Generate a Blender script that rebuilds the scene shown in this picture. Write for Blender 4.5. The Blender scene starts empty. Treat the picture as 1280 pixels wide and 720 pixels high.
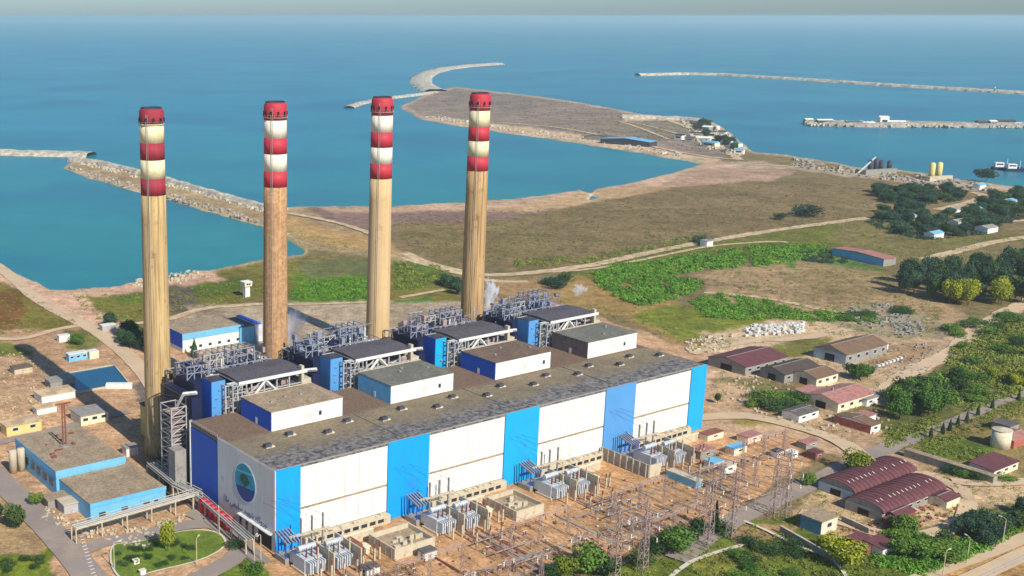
import bpy, math, random
import numpy as np
from mathutils import Vector, Matrix
R = math.radians
random.seed(7); RNG = np.random.default_rng(7)
scene = bpy.context.scene; COL = scene.collection

# ------------------------------------------------------------------ camera, light
F = 1449.0; CX, CY = 345.0, 360.0; HOR = 20.0; CAMZ = 167.0
PITCH = math.atan((CY - HOR) / F)
cam = bpy.data.cameras.new('camera'); camo = bpy.data.objects.new('camera', cam); COL.objects.link(camo)
camo.location = (0, 0, CAMZ); camo.rotation_euler = (math.pi / 2 - PITCH, 0, 0)
cam.sensor_width = 36; cam.lens = F / 1280 * 36; cam.shift_x = (640 - CX) / 1280; cam.shift_y = 0
cam.clip_end = 90000; cam.clip_start = 1
scene.camera = camo
SUNV = Vector((0.497 * math.cos(R(37.6)), -0.868 * math.cos(R(37.6)), math.sin(R(37.6)))).normalized()
w = bpy.data.worlds.new('World'); scene.world = w; w.use_nodes = True
nt = w.node_tree; bg = nt.nodes['Background']; sky = nt.nodes.new('ShaderNodeTexSky')
sky.sky_type = 'NISHITA'; sky.sun_disc = False; sky.sun_elevation = R(37.6); sky.sun_rotation = math.atan2(0.497, -0.868)
sky.air_density = 1.0; sky.dust_density = 0.6; sky.ozone_density = 2.5
tint = nt.nodes.new('ShaderNodeMix'); tint.data_type = 'RGBA'; tint.blend_type = 'MULTIPLY'; tint.inputs[0].default_value = 1; tint.inputs[7].default_value = (.62, .84, 1.12, 1)
nt.links.new(sky.outputs[0], tint.inputs[6]); nt.links.new(tint.outputs[2], bg.inputs[0]); bg.inputs[1].default_value = 0.095
sun = bpy.data.lights.new('sun', 'SUN'); sun.energy = 5.0; sun.angle = R(0.5); sun.color = (1, .93, .82)
suno = bpy.data.objects.new('sun', sun); COL.objects.link(suno)
suno.rotation_euler = SUNV.to_track_quat('Z', 'Y').to_euler(); suno.location = (0, 0, 400)
vs = scene.view_settings; vs.view_transform = 'Standard'; vs.look = 'None'; vs.exposure = 0.16; vs.gamma = 1
vs.use_curve_mapping = False
scene.cycles.volume_bounces = 6; scene.cycles.max_bounces = 8; scene.cycles.transparent_max_bounces = 12

# ------------------------------------------------------------------ geometry of the place
def P(u, v, z=0.0):
    """point at height z seen along a sight line (survey of the photograph)"""
    x = (u - CX) / F; y = -(v - CY) / F
    d = Vector((x, y * math.sin(PITCH) + math.cos(PITCH), y * math.cos(PITCH) - math.sin(PITCH)))
    t = (z - CAMZ) / d.z
    return Vector((d.x * t, d.y * t, z))
def Pn(u, v, z=0.0):
    x = (u - CX) / F; y = -(v - CY) / F
    dy = y * math.sin(PITCH) + math.cos(PITCH); dz = y * math.cos(PITCH) - math.sin(PITCH)
    t = (z - CAMZ) / dz
    return x * t, dy * t
ANG = R(32.9); ORG = Vector((-0.3, 341.9, 0)); E1 = Vector((math.cos(ANG), math.sin(ANG), 0)); E2 = Vector((-math.sin(ANG), math.cos(ANG), 0))
def LW(a, b, z=0): return ORG + E1 * a + E2 * b + Vector((0, 0, z))

# ------------------------------------------------------------------ materials
def lin(c):
    return tuple(((x / 255) / 12.92 if x / 255 <= .04045 else (((x / 255) + .055) / 1.055) ** 2.4) for x in c)
MATS = {}
def mat(name, rgb, rough=.85, var=.18, scale=.35, dirt=None, dirt_amt=0, dirt_scale=.25, streak=0, metal=0, rib=0, spec=.3, bump=0, rand=0, fine=0):
    if name in MATS: return MATS[name]
    m = bpy.data.materials.new(name); m.use_nodes = True; n = m.node_tree.nodes; l = m.node_tree.links
    b = n['Principled BSDF']; b.inputs['Roughness'].default_value = rough; b.inputs['Metallic'].default_value = metal
    b.inputs['Specular IOR Level'].default_value = spec
    tc = n.new('ShaderNodeTexCoord'); co = tc.outputs['Object']
    def noise(sc, detail=5, vec=co, rg=.6):
        t = n.new('ShaderNodeTexNoise'); t.inputs['Scale'].default_value = sc; t.inputs['Detail'].default_value = detail
        t.inputs['Roughness'].default_value = rg; l.new(vec, t.inputs['Vector']); return t.outputs['Fac']
    def ramp(f, a, c):
        r = n.new('ShaderNodeMapRange'); r.inputs['From Min'].default_value = a; r.inputs['From Max'].default_value = c; l.new(f, r.inputs['Value']); return r.outputs[0]
    def mix(f, a, c, mode='MIX'):
        x = n.new('ShaderNodeMix'); x.data_type = 'RGBA'; x.blend_type = mode
        for i, s in ((0, f), (6, a), (7, c)):
            if hasattr(s, 'links'): l.new(s, x.inputs[i])
            elif isinstance(s, (int, float)): x.inputs[i].default_value = s
            else: x.inputs[i].default_value = (*s, 1)
        return x.outputs[2]
    base = lin(rgb)
    lo = tuple(x * (1 - var) for x in base); hi = tuple(min(1, x * (1 + var)) for x in base)
    c = mix(ramp(noise(scale), .3, .7), lo, hi)
    if fine: c = mix(ramp(noise(fine, 3), .42, .6), mix(.35, c, (0.02, .02, .02)), c)
    if dirt_amt:
        c = mix(ramp(noise(dirt_scale, 8, rg=.7), .62 - .25 * dirt_amt, .75), c, lin(dirt))
    if streak:
        mp = n.new('ShaderNodeMapping'); l.new(co, mp.inputs[0]); mp.inputs['Scale'].default_value = (1, 1, .016)
        s = ramp(noise(2.2, 6, mp.outputs[0], .65), .46, .66)
        mm = n.new('ShaderNodeMath'); mm.operation = 'MULTIPLY'; l.new(s, mm.inputs[0]); mm.inputs[1].default_value = streak
        c = mix(mm.outputs[0], c, lin(dirt or (90, 75, 60)))
    if rand:
        oi = n.new('ShaderNodeObjectInfo'); hs = n.new('ShaderNodeHueSaturation'); l.new(c, hs.inputs['Color'])
        l2 = n.new('ShaderNodeMapRange'); l.new(oi.outputs['Random'], l2.inputs[0]); l2.inputs['To Min'].default_value = 1 - rand; l2.inputs['To Max'].default_value = 1 + rand
        l.new(l2.outputs[0], hs.inputs['Value'])
        l3 = n.new('ShaderNodeMapRange'); l.new(oi.outputs['Random'], l3.inputs[0]); l3.inputs['To Min'].default_value = .5 + rand * .06; l3.inputs['To Max'].default_value = .5 - rand * .08
        l.new(l3.outputs[0], hs.inputs['Hue']); c = hs.outputs[0]
    l.new(c, b.inputs['Base Color'])
    if rib or bump:
        bp = n.new('ShaderNodeBump'); bp.inputs['Strength'].default_value = .5
        if rib:
            wv = n.new('ShaderNodeTexWave'); wv.inputs['Scale'].default_value = rib; wv.bands_direction = 'X' if rib > 0 else 'Y'
            wv.inputs['Scale'].default_value = abs(rib); l.new(co, wv.inputs['Vector']); l.new(wv.outputs['Fac'], bp.inputs['Height']); bp.inputs['Distance'].default_value = .08
        else:
            l.new(noise(bump, 6), bp.inputs['Height']); bp.inputs['Distance'].default_value = .3
        l.new(bp.outputs[0], b.inputs['Normal'])
    MATS[name] = m; return m

M = dict(
    white=('white cladding', (226, 222, 210), .6, .05, .08, (190, 165, 125), .35, .12, .3, 0, .5),
    endgrey=('grey end cladding', (205, 208, 208), .6, .05, .1, (150, 145, 135), .2, .2, .25),
)
m_white = mat('white cladding', (232, 229, 220), .6, .03, .08, (196, 178, 146), .05, .1, .42, rib=.6)
m_end = mat('pale grey cladding', (205, 207, 206), .6, .05, .1, (150, 145, 135), .15, .2, .25, rib=-.6)
m_blue1 = mat('bright blue cladding', (6, 156, 240), .5, .07, .1, (60, 120, 190), .3, .15, .15, rib=.7)
m_blue2 = mat('cyan blue cladding', (20, 166, 224), .5, .07, .1, (60, 130, 180), .3, .15, .2, rib=.7)
m_blue3 = mat('faded blue cladding', (84, 150, 208), .5, .07, .1, (100, 150, 200), .3, .15, .25, rib=.7)
m_blued = mat('deep blue cladding', (15, 84, 190), .5, .07, .1, (30, 80, 150), .2, .2, .15, rib=-.7)
m_lblue = mat('light blue cladding', (112, 182, 214), .5, .1, .2, (140, 185, 205), .3, .3, .3, rib=.8)
m_lbluel = mat('light blue side cladding', (96, 176, 216), .5, .1, .2, (140, 185, 205), .3, .3, .3, rib=-.8)
m_roof = mat('weathered roof felt', (138, 122, 94), .95, .2, .06, (86, 82, 80), .55, .09, fine=1.1, bump=.8)
m_roofg = mat('grey roof gravel', (108, 104, 100), .95, .22, .2, (60, 60, 64), .6, .5, fine=.9)
m_rooft = mat('tan roof felt', (172, 152, 124), .95, .14, .12, (120, 105, 80), .5, .2, fine=1.2)
m_roofb = mat('brown roof felt', (124, 104, 88), .95, .14, .12, (90, 78, 70), .5, .2, fine=1.2)
m_roofgr = mat('grey green roof felt', (122, 122, 110), .95, .14, .12, (95, 90, 82), .5, .2, fine=1.2)
m_slate = mat('dark roof sheet', (100, 96, 102), .8, .15, .3, (58, 56, 66), .6, .3, fine=1.5)
m_steel = mat('grey painted steel', (172, 172, 170), .5, .12, .5, (110, 95, 85), .3, .6)
m_steelw = mat('white painted steel', (222, 220, 212), .5, .06, .5, (160, 140, 120), .25, .6)
m_steelp = mat('rusty pink grey steel', (168, 146, 138), .6, .2, .6, (100, 72, 62), .45, .6)
m_steeld = mat('dark machinery steel', (62, 62, 76), .6, .3, .4, (95, 88, 90), .4, .5)
m_navyshade = mat('shade darkened navy', (26, 34, 66), .55, .2, .2, (28, 32, 60), .4, .3)  # blue darkened to navy to carry the shade on the boiler flanks
m_steelb = mat('blue grey weathered steel', (134, 142, 158), .6, .25, .6, (88, 84, 92), .5, .6)
m_rust = mat('rust brown metal', (136, 84, 70), .8, .2, .4, (80, 50, 45), .4, .5)
m_maroon = mat('maroon roof sheet', (108, 66, 68), .7, .14, .3, (88, 48, 56), .5, .35, rib=.8)
m_maroonp = mat('pale red roof tile', (186, 130, 118), .8, .12, .3, (120, 85, 80), .5, .35, fine=1.5)
m_red = mat('red paint', (196, 40, 56), .5, .12, .5, (120, 30, 36), .3, .8)
m_con = mat('concrete', (196, 184, 158), .9, .1, .3, (140, 128, 108), .4, .4, .2)
m_cong = mat('grey concrete', (150, 146, 138), .9, .12, .3, (105, 100, 95), .4, .4, .2)
m_cream = mat('cream render', (228, 216, 186), .85, .06, .3, (180, 160, 125), .35, .4, .3)
m_whitew = mat('white render', (236, 232, 222), .8, .05, .3, (180, 170, 150), .25, .4, .3)
m_brown = mat('brown corrugated roof', (122, 98, 76), .85, .14, .25, (92, 76, 66), .5, .3, rib=.9)
m_brownd = mat('dark brown corrugated roof', (84, 72, 66), .85, .14, .25, (72, 64, 60), .5, .3, rib=.9)
m_brick = mat('red brick', (176, 100, 84), .85, .12, .8, (130, 80, 66), .4, .5)
m_dark = mat('dark opening', (26, 27, 32), .6, .2, 1)
m_glass = mat('dark window glass', (40, 52, 66), .15, .15, 1, spec=.6)
m_trf = mat('transformer grey paint', (186, 192, 196), .5, .1, .6, (100, 105, 115), .3, .8)
m_porc = mat('brown porcelain', (120, 66, 52), .3, .15, 2)
m_asph = mat('worn asphalt', (146, 134, 124), .95, .1, .05, (176, 154, 130), .55, .07)
m_dirt = mat('packed dirt', (202, 176, 142), .98, .1, .06, (176, 148, 114), .45, .08)
m_tan = mat('pale sandy track', (214, 188, 148), .98, .08, .02, (172, 146, 106), .45, .03, fine=.2)
m_kerb = mat('kerb stone', (206, 198, 176), .9, .08, .5)
m_rock = mat('boulder stone', (180, 170, 152), .95, .22, .1, (110, 104, 98), .5, .15, fine=.4)
m_rockl = mat('pale boulder stone', (206, 196, 174), .95, .22, .06, (128, 118, 104), .6, .1, fine=.18)
m_trunk = mat('bark', (98, 78, 58), .95, .2, 2)
m_leafd = mat('dark green leaves', (58, 86, 44), .8, .35, .5, rand=.35, spec=.2)
m_leafm = mat('green leaves', (84, 120, 44), .8, .35, .5, rand=.3, spec=.2)
m_leafy = mat('yellow green leaves', (136, 146, 40), .8, .3, .5, rand=.25, spec=.2)
m_leafb = mat('blue green leaves', (54, 82, 62), .8, .35, .5, rand=.35, spec=.2)
m_bush = mat('shrub leaves', (98, 142, 44), .85, .4, .12, (60, 102, 38), .5, .05, spec=.2)
m_bush2 = mat('olive shrub leaves', (124, 134, 58), .85, .35, .1, (72, 92, 40), .5, .06, spec=.2)
m_bush3 = mat('dark blue green scrub', (56, 78, 58), .85, .35, .1, (74, 88, 60), .4, .04, spec=.2)
m_pond = mat('dark blue basin water', (14, 84, 112), .12, .1, .05, spec=.4)

# ------------------------------------------------------------------ mesh builder
class MB:
    def __init__(s): s.v = []; s.f = []; s.st = []
    def add(s, vs, fs):
        s.st.append((len(s.v), len(s.f))); o = len(s.v); s.v += [tuple(x) for x in vs]; s.f += [tuple(i + o for i in q) for q in fs]; return s
    def box(s, x0, x1, y0, y1, z0, z1):
        return s.add([(x0, y0, z0), (x1, y0, z0), (x1, y1, z0), (x0, y1, z0), (x0, y0, z1), (x1, y0, z1), (x1, y1, z1), (x0, y1, z1)],
                     [(3, 2, 1, 0), (4, 5, 6, 7), (0, 1, 5, 4), (1, 2, 6, 5), (2, 3, 7, 6), (3, 0, 4, 7)])
    def rbox(s, c, size, rz, tilt=0):
        m = Matrix.Translation(c) @ Matrix.Rotation(rz, 4, 'Z') @ Matrix.Rotation(tilt, 4, 'X'); h = [x / 2 for x in size]
        vs = [m @ Vector((a * h[0], b * h[1], d * h[2])) for d in (-1, 1) for a, b in ((-1, -1), (1, -1), (1, 1), (-1, 1))]
        return s.add(vs, [(3, 2, 1, 0), (4, 5, 6, 7), (0, 1, 5, 4), (1, 2, 6, 5), (2, 3, 7, 6), (3, 0, 4, 7)])
    def tube(s, a, b, r, r2=None, n=6, cap=True):
        a = Vector(a); b = Vector(b); r2 = r if r2 is None else r2; d = (b - a)
        if d.length < 1e-6: return s
        d.normalize(); x = d.orthogonal().normalized(); y = d.cross(x); vs = []
        for p, q in ((a, r), (b, r2)):
            for i in range(n):
                t = 2 * math.pi * (i + .5) / n; vs.append(p + x * q * math.cos(t) + y * q * math.sin(t))
        fs = [(i, (i + 1) % n, n + (i + 1) % n, n + i) for i in range(n)]
        if cap: fs += [tuple(range(n - 1, -1, -1)), tuple(range(n, 2 * n))]
        return s.add(vs, fs)
    def bar(s, a, b, t=.15): return s.tube(a, b, t * .7, n=4)
    def path(s, pts, r, n=6):
        for a, b in zip(pts[:-1], pts[1:]): s.tube(a, b, r, n=n)
        return s
    def lathe(s, prof, n=32, c=(0, 0), cap=True):
        vs = [(c[0] + r * math.cos(2 * math.pi * i / n), c[1] + r * math.sin(2 * math.pi * i / n), z) for r, z in prof for i in range(n)]
        fs = [(k * n + i, k * n + (i + 1) % n, (k + 1) * n + (i + 1) % n, (k + 1) * n + i) for k in range(len(prof) - 1) for i in range(n)]
        if cap: fs += [tuple(range(n - 1, -1, -1)), tuple((len(prof) - 1) * n + i for i in range(n))]
        return s.add(vs, fs)
    def prism(s, pts, z0, z1):
        n = len(pts)
        return s.add([(*p[:2], z0) for p in pts] + [(*p[:2], z1) for p in pts],
                     [tuple(range(n - 1, -1, -1)), tuple(range(n, 2 * n))] + [(i, (i + 1) % n, n + (i + 1) % n, n + i) for i in range(n)])
    def hprism(s, prof, x0, x1):   # profile in (y,z) swept along x
        n = len(prof)
        return s.add([(x0, *p) for p in prof] + [(x1, *p) for p in prof],
                     [tuple(range(n - 1, -1, -1)), tuple(range(n, 2 * n))] + [(i, (i + 1) % n, n + (i + 1) % n, n + i) for i in range(n)])
    def frame(s, x0, x1, y0, y1, z0, z1, nx, nz, t=.3, brace=True):   # steel grid tower
        xs = [x0 + (x1 - x0) * i / nx for i in range(nx + 1)]; zs = [z0 + (z1 - z0) * i / nz for i in range(1, nz + 1)]
        for y in (y0, y1):
            for x in xs: s.box(x - t / 2, x + t / 2, y - t / 2, y + t / 2, z0, z1)
            for z in zs: s.box(x0, x1, y - t * .4, y + t * .4, z - t * .8, z - t * .05)
        for x in xs:
            for z in zs: s.box(x - t * .35, x + t * .35, y0, y1, z - t * .7, z - t * .1)
        if brace:
            for k in range(nz):
                a, b = z0 + (z1 - z0) * k / nz, z0 + (z1 - z0) * (k + 1) / nz
                i = k % nx
                s.bar((xs[i], y0, a), (xs[i + 1], y0, b), t * .6); s.bar((x0, y0, b), (x0, y1, a), t * .6)
        return s
    def each(s, name, m, parent=None):      # one object per added shape
        out = []; st = s.st + [(len(s.v), len(s.f))]
        for (v0, f0), (v1, f1) in zip(st[:-1], st[1:]):
            k = MB(); k.v = s.v[v0:v1]; k.f = [tuple(i - v0 for i in q) for q in s.f[f0:f1]]; out.append(k.build(name, m, parent))
        return out
    def build(s, name, m, parent=None, smooth=False):
        me = bpy.data.meshes.new(name); me.from_pydata(s.v, [], s.f); me.materials.append(m)
        if smooth:
            me.shade_smooth()
        o = bpy.data.objects.new(name, me); COL.objects.link(o); o.parent = parent; return o

def thing(name, label, cat, loc=(0, 0, 0), rz=0, group=None):
    o = bpy.data.objects.new(name, None); COL.objects.link(o); o.location = loc; o.rotation_euler = (0, 0, rz)
    o.empty_display_size = 1; return tag(o, label, cat, group)
def tag(o, label, cat, group=None):
    o['label'] = label; o['category'] = cat
    if group: o['group'] = group
    return o
def struct(o, kind='structure'): o['kind'] = kind; return o
def dup(root, loc, rz=None, label=None, scale=None):
    r = root.copy(); COL.objects.link(r); r.location = loc
    if rz is not None: r.rotation_euler = (0, 0, rz)
    if label: r['label'] = label
    if scale: r.scale = scale
    for ch in list(root.children):
        c = ch.copy(); COL.objects.link(c); c.parent = r
        for g in list(ch.children):
            d = g.copy(); COL.objects.link(d); d.parent = c
    return r
ORD = ['first', 'second', 'third', 'fourth', 'fifth', 'sixth', 'seventh', 'eighth', 'ninth', 'tenth', 'eleventh', 'twelfth', 'thirteenth', 'fourteenth', 'fifteenth', 'sixteenth']

# ------------------------------------------------------------------ terrain (one sheet, land heights from the coast)
def smooth_noise(U, V, su, sv, seed):
    r = np.random.default_rng(seed); T = r.random((256, 256))
    x = U / su; y = V / sv; xi = np.floor(x).astype(int); yi = np.floor(y).astype(int); fx = x - xi; fy = y - yi
    fx = fx * fx * (3 - 2 * fx); fy = fy * fy * (3 - 2 * fy); g = lambda a, b: T[a % 256, b % 256]
    return (g(xi, yi) * (1 - fx) + g(xi + 1, yi) * fx) * (1 - fy) + (g(xi, yi + 1) * (1 - fx) + g(xi + 1, yi + 1) * fx) * fy - .5
def inpoly(U, V, poly):
    ins = np.zeros(U.shape, bool); n = len(poly)
    for i in range(n):
        x0, y0 = poly[i]; x1, y1 = poly[(i + 1) % n]
        if y0 == y1: continue
        c = ((V >= min(y0, y1)) & (V < max(y0, y1))); ins ^= c & (U < (x1 - x0) * (V - y0) / (y1 - y0) + x0)
    return ins
def blur(a, k):
    for ax in (0, 1):
        for _ in range(k):
            p = np.pad(a, [(1, 1) if i == ax else (0, 0) for i in range(a.ndim)], mode='edge')
            a = (np.take(p, range(0, p.shape[ax] - 2), ax) + 2 * np.take(p, range(1, p.shape[ax] - 1), ax) + np.take(p, range(2, p.shape[ax]), ax)) / 4
    return a

COAST = [(-500, 330), (0, 328), (18, 340), (40, 350), (62, 361), (92, 361), (118, 358), (150, 357), (158, 352), (180, 351), (215, 346), (236, 341), (240, 338), (262, 337), (320, 325), (352, 320), (380, 317),
         (378, 308), (362, 298), (330, 281), (290, 270), (250, 259), (200, 244), (160, 234), (110, 220), (80, 208), (92, 200), (125, 203), (180, 217), (230, 234), (275, 247), (330, 261),
         (365, 258), (420, 257), (480, 258), (520, 255), (580, 252), (640, 248), (690, 242), (725, 237), (752, 245), (733, 250), (742, 236), (790, 228), (840, 216), (880, 203), (850, 198), (800, 189), (740, 180), (680, 171), (620, 163),
         (560, 154), (526, 147), (514, 140), (500, 132), (518, 124), (550, 112), (570, 108), (620, 114), (680, 121), (720, 127), (760, 134), (800, 142), (850, 146), (885, 149), (910, 163), (932, 181), (940, 189),
         (990, 194), (1040, 202), (1070, 208), (1120, 212), (1160, 216), (1190, 222), (1240, 229), (1290, 236), (1700, 300), (1700, 1200), (-500, 1200)]
# ground colour, with one painted shadow patch: (polygon, rgb, shrub cover 0..1)
SCRUB = (132, 118, 84)
ZONES = [
    ([(365, 250), (760, 230), (1280, 225), (1300, 300), (1080, 272), (870, 305), (700, 335), (560, 335), (480, 300), (380, 280)], (134, 116, 84), .45),
    ([(365, 262), (600, 255), (700, 262), (600, 278), (500, 280), (430, 290), (380, 280)], (136, 112, 104), .35),
    ([(500, 285), (620, 278), (700, 300), (640, 330), (560, 330)], (134, 118, 80), .5),
    ([(365, 256), (480, 257), (600, 251), (690, 240), (738, 238), (800, 224), (880, 201), (950, 202), (985, 210), (930, 222), (850, 232), (760, 246), (700, 258), (560, 264), (420, 266)], (196, 166, 140), .05),
    ([(850, 215), (930, 208), (1000, 214), (960, 226), (880, 230), (820, 236)], (176, 148, 126), .2),
    ([(735, 240), (790, 232), (850, 233), (700, 262), (600, 266)], (184, 156, 120), .1),
    ([(900, 200), (1280, 235), (1280, 245), (1150, 232), (1000, 212), (930, 208)], (182, 166, 146), .35),
    ([(500, 106), (700, 122), (860, 145), (935, 185), (900, 200), (740, 175), (600, 160), (500, 145)], (148, 132, 120), .4),
    ([(520, 147), (620, 163), (740, 180), (880, 204), (900, 199), (740, 172), (640, 156), (560, 148)], (206, 180, 148), .08),
    ([(560, 112), (640, 116), (700, 128), (640, 140), (560, 130)], (140, 126, 116), .45),
    ([(700, 150), (800, 146), (880, 160), (880, 180), (780, 170)], (140, 128, 112), .4),
    ([(775, 143), (850, 145), (885, 152), (850, 151), (778, 151)], (216, 196, 160), .1),
    ([(850, 148), (885, 148), (935, 184), (925, 196), (890, 180)], (196, 180, 156), .4),
    # breakwater arm
    ([(75, 200), (130, 200), (230, 230), (365, 258), (480, 300), (560, 335), (540, 345), (450, 320), (385, 312), (330, 283), (200, 246), (75, 212)], (172, 150, 116), .45),
    ([(90, 199), (130, 202), (230, 233), (330, 260), (330, 255), (230, 228), (125, 198)], (206, 190, 160), .1),
    ([(330, 262), (420, 285), (500, 310), (480, 320), (380, 300)], (186, 154, 104), .3),
    # greens between basin and plant
    ([(80, 372), (190, 366), (190, 402), (120, 402), (95, 385)], (128, 124, 60), .55),
    ([(150, 366), (190, 366), (190, 380), (140, 378)], (100, 120, 44), .6),
    ([(215, 345), (320, 330), (380, 320), (460, 330), (560, 340), (580, 380), (460, 378), (330, 374), (240, 384), (215, 390)], (124, 118, 58), .5),
    ([(245, 352), (300, 346), (320, 356), (290, 368), (245, 372)], (98, 118, 44), .6),
    ([(365, 342), (462, 340), (462, 378), (365, 378)], (104, 136, 38), .65),
    ([(490, 325), (560, 332), (560, 352), (495, 362)], (96, 122, 48), .7),
    ([(380, 325), (460, 325), (470, 345), (380, 345)], (112, 116, 76), .5),
    ([(215, 352), (245, 352), (245, 388), (215, 390)], (104, 92, 84), .3),  # tip of a chimney shadow painted as darker ground
    ([(150, 350), (262, 335), (285, 350), (240, 357), (180, 362), (120, 372), (50, 366)], (204, 168, 142), .05),
    ([(-500, 320), (0, 326), (62, 360), (110, 372), (190, 440), (210, 500), (170, 520), (120, 450), (60, 400), (0, 352), (-500, 345)], (206, 170, 144), .05),
    ([(-500, 345), (0, 352), (40, 372), (70, 392), (105, 410), (40, 418), (-500, 430)], (126, 116, 58), .4),
    ([(-60, 375), (20, 360), (40, 390), (20, 414), (-60, 414)], (126, 92, 52), .3),
    # plant apron, left
    ([(-500, 425), (105, 410), (180, 430), (230, 390), (340, 380), (460, 385), (600, 380), (680, 365), (760, 400), (880, 440), (900, 545), (700, 720), (690, 1200), (-500, 1200)], (196, 160, 126), .1),
    ([(-50, 440), (60, 440), (90, 480), (70, 520), (-50, 520)], (190, 158, 126), .2),
    ([(-50, 425), (20, 430), (40, 445), (-50, 450)], (120, 128, 56), .5),
    ([(80, 415), (120, 412), (135, 425), (100, 440), (80, 430)], (128, 130, 70), .5),
    ([(350, 380), (465, 378), (465, 392), (360, 395)], (128, 116, 62), .4),
    ([(230, 428), (310, 425), (320, 434), (235, 446)], (124, 138, 60), .5),
    ([(470, 378), (540, 370), (560, 384), (480, 392)], (90, 128, 60), .6),
    ([(600, 350), (700, 348), (720, 380), (640, 378)], (158, 130, 92), .3),
    ([(170, 480), (250, 470), (260, 640), (205, 620)], (120, 112, 104), .05),
    ([(230, 380), (600, 376), (720, 400), (560, 470), (240, 470)], (172, 156, 132), .15),
    # substation earth
    ([(330, 690), (880, 520), (985, 535), (1010, 580), (920, 640), (700, 720), (690, 800), (330, 800)], (200, 158, 116), .12),
    ([(600, 690), (860, 580), (960, 560), (930, 620), (720, 700)], (190, 152, 114), .2),
    ([(780, 500), (900, 500), (960, 535), (1000, 560), (900, 560), (860, 540)], (200, 156, 120), .1),
    # right of the plant
    ([(700, 340), (760, 340), (860, 385), (930, 440), (880, 442), (790, 400), (700, 380)], (160, 134, 84), .35),
    ([(860, 345), (1000, 325), (1080, 345), (1180, 375), (1230, 400), (1180, 440), (1000, 430), (900, 400), (880, 350)], (170, 144, 112), .45),
    ([(700, 335), (870, 305), (1040, 280), (1150, 300), (1060, 320), (900, 330), (740, 350)], (116, 118, 54), .6),
    ([(800, 385), (900, 380), (1010, 392), (1020, 415), (920, 420), (860, 422), (800, 400)], (124, 132, 50), .55),
    ([(960, 315), (1050, 312), (1110, 340), (1100, 352), (1000, 340)], (98, 126, 66), .5),
    ([(1000, 325), (1120, 345), (1170, 375), (1060, 370), (980, 350)], (158, 136, 100), .35),
    ([(1060, 275), (1280, 290), (1280, 300), (1180, 318), (1100, 318), (1030, 300)], (128, 118, 74), .5),
    ([(880, 415), (1010, 395), (1200, 420), (1220, 400), (1280, 385), (1200, 440), (1130, 480), (1080, 500), (1000, 470), (880, 470)], (196, 170, 138), .15),
    ([(1040, 385), (1100, 378), (1180, 400), (1180, 425), (1100, 420), (1040, 405)], (160, 146, 118), .5),
    ([(1090, 425), (1170, 435), (1140, 452), (1090, 455)], (170, 142, 108), .3),
    ([(960, 425), (1040, 420), (1010, 445), (970, 445)], (128, 126, 66), .5),
    ([(880, 425), (935, 410), (1005, 400), (1000, 425), (900, 440)], (206, 184, 150), .15),
    ([(880, 470), (1000, 500), (1120, 540), (1200, 600), (1120, 600), (980, 545), (880, 540)], (194, 164, 132), .18),
    ([(915, 522), (955, 520), (985, 528), (930, 532)], (150, 138, 76), .3),
    ([(1170, 470), (1190, 430), (1230, 405), (1300, 385), (1700, 330), (1700, 560), (1300, 500), (1200, 530), (1110, 560), (1100, 500)], (128, 126, 66), .7),
    ([(1110, 560), (1200, 535), (1300, 500), (1700, 480), (1700, 900), (1300, 720), (1240, 640), (1180, 590)], (146, 130, 86), .45),
    ([(1150, 555), (1190, 545), (1260, 570), (1245, 580), (1170, 570)], (98, 120, 46), .4),
    ([(1000, 630), (1060, 595), (1180, 590), (1300, 600), (1260, 640), (1180, 670), (1100, 690), (980, 660)], (194, 168, 132), .2),
    ([(690, 725), (860, 690), (930, 650), (1000, 645), (1060, 690), (1150, 660), (1280, 650), (1230, 700), (1150, 725), (1150, 1200), (690, 1200)], (104, 118, 46), .5),
    ([(860, 700), (920, 680), (985, 690), (900, 720)], (132, 130, 60), .3),
    ([(900, 670), (930, 655), (1000, 655), (985, 675), (940, 680)], (160, 132, 96), .4),
    ([(1190, 650), (1230, 640), (1280, 625), (1280, 660), (1200, 680)], (112, 112, 70), .6),
    ([(1140, 728), (1240, 688), (1300, 650), (1700, 560), (1700, 1200), (1100, 1200)], (196, 160, 108), .1),
    ([(-100, 560), (20, 600), (60, 680), (60, 800), (-100, 800)], (186, 158, 118), .2),
    ([(-60, 700), (0, 694), (60, 690), (70, 720), (70, 760), (-60, 760)], (116, 130, 44), .4),
    ([(250, 722), (300, 695), (330, 705), (340, 740), (250, 760)], (110, 128, 48), .4),
]
us = np.arange(-440, 1702, 2.0); vsx = np.concatenate([np.arange(96, 260, 1.0), np.arange(260, 760, 1.5), np.arange(760, 1100, 6.0)])
U, V = np.meshgrid(us, vsx)
dv = (V - HOR) / 330.0
wu = U + 14 * smooth_noise(U, V, 34, 13, 1) + 7 * smooth_noise(U, V, 12, 5, 2) + 4 * smooth_noise(U, V, 5, 2.5, 3)
wv = V + (5 * smooth_noise(U, V, 30, 12, 4) + 2.6 * smooth_noise(U, V, 10, 5, 5) + 1.5 * smooth_noise(U, V, 4, 2, 6)) * np.clip(dv, .25, 1.6)
cu = U + 3 * smooth_noise(U, V, 9, 4, 8) + 2 * smooth_noise(U, V, 4, 2, 9); cv = V + (1.6 * smooth_noise(U, V, 8, 4, 10)) * np.clip(dv * 1.4, .3, 1)
land = inpoly(cu, cv, COAST).astype(float); landb = blur(land, 2)
colr = np.zeros(U.shape + (4,)); colr[...] = (*lin(SCRUB), .5)
for poly, c, veg in ZONES: colr[inpoly(wu, wv, poly)] = (*lin(c), veg)
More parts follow.
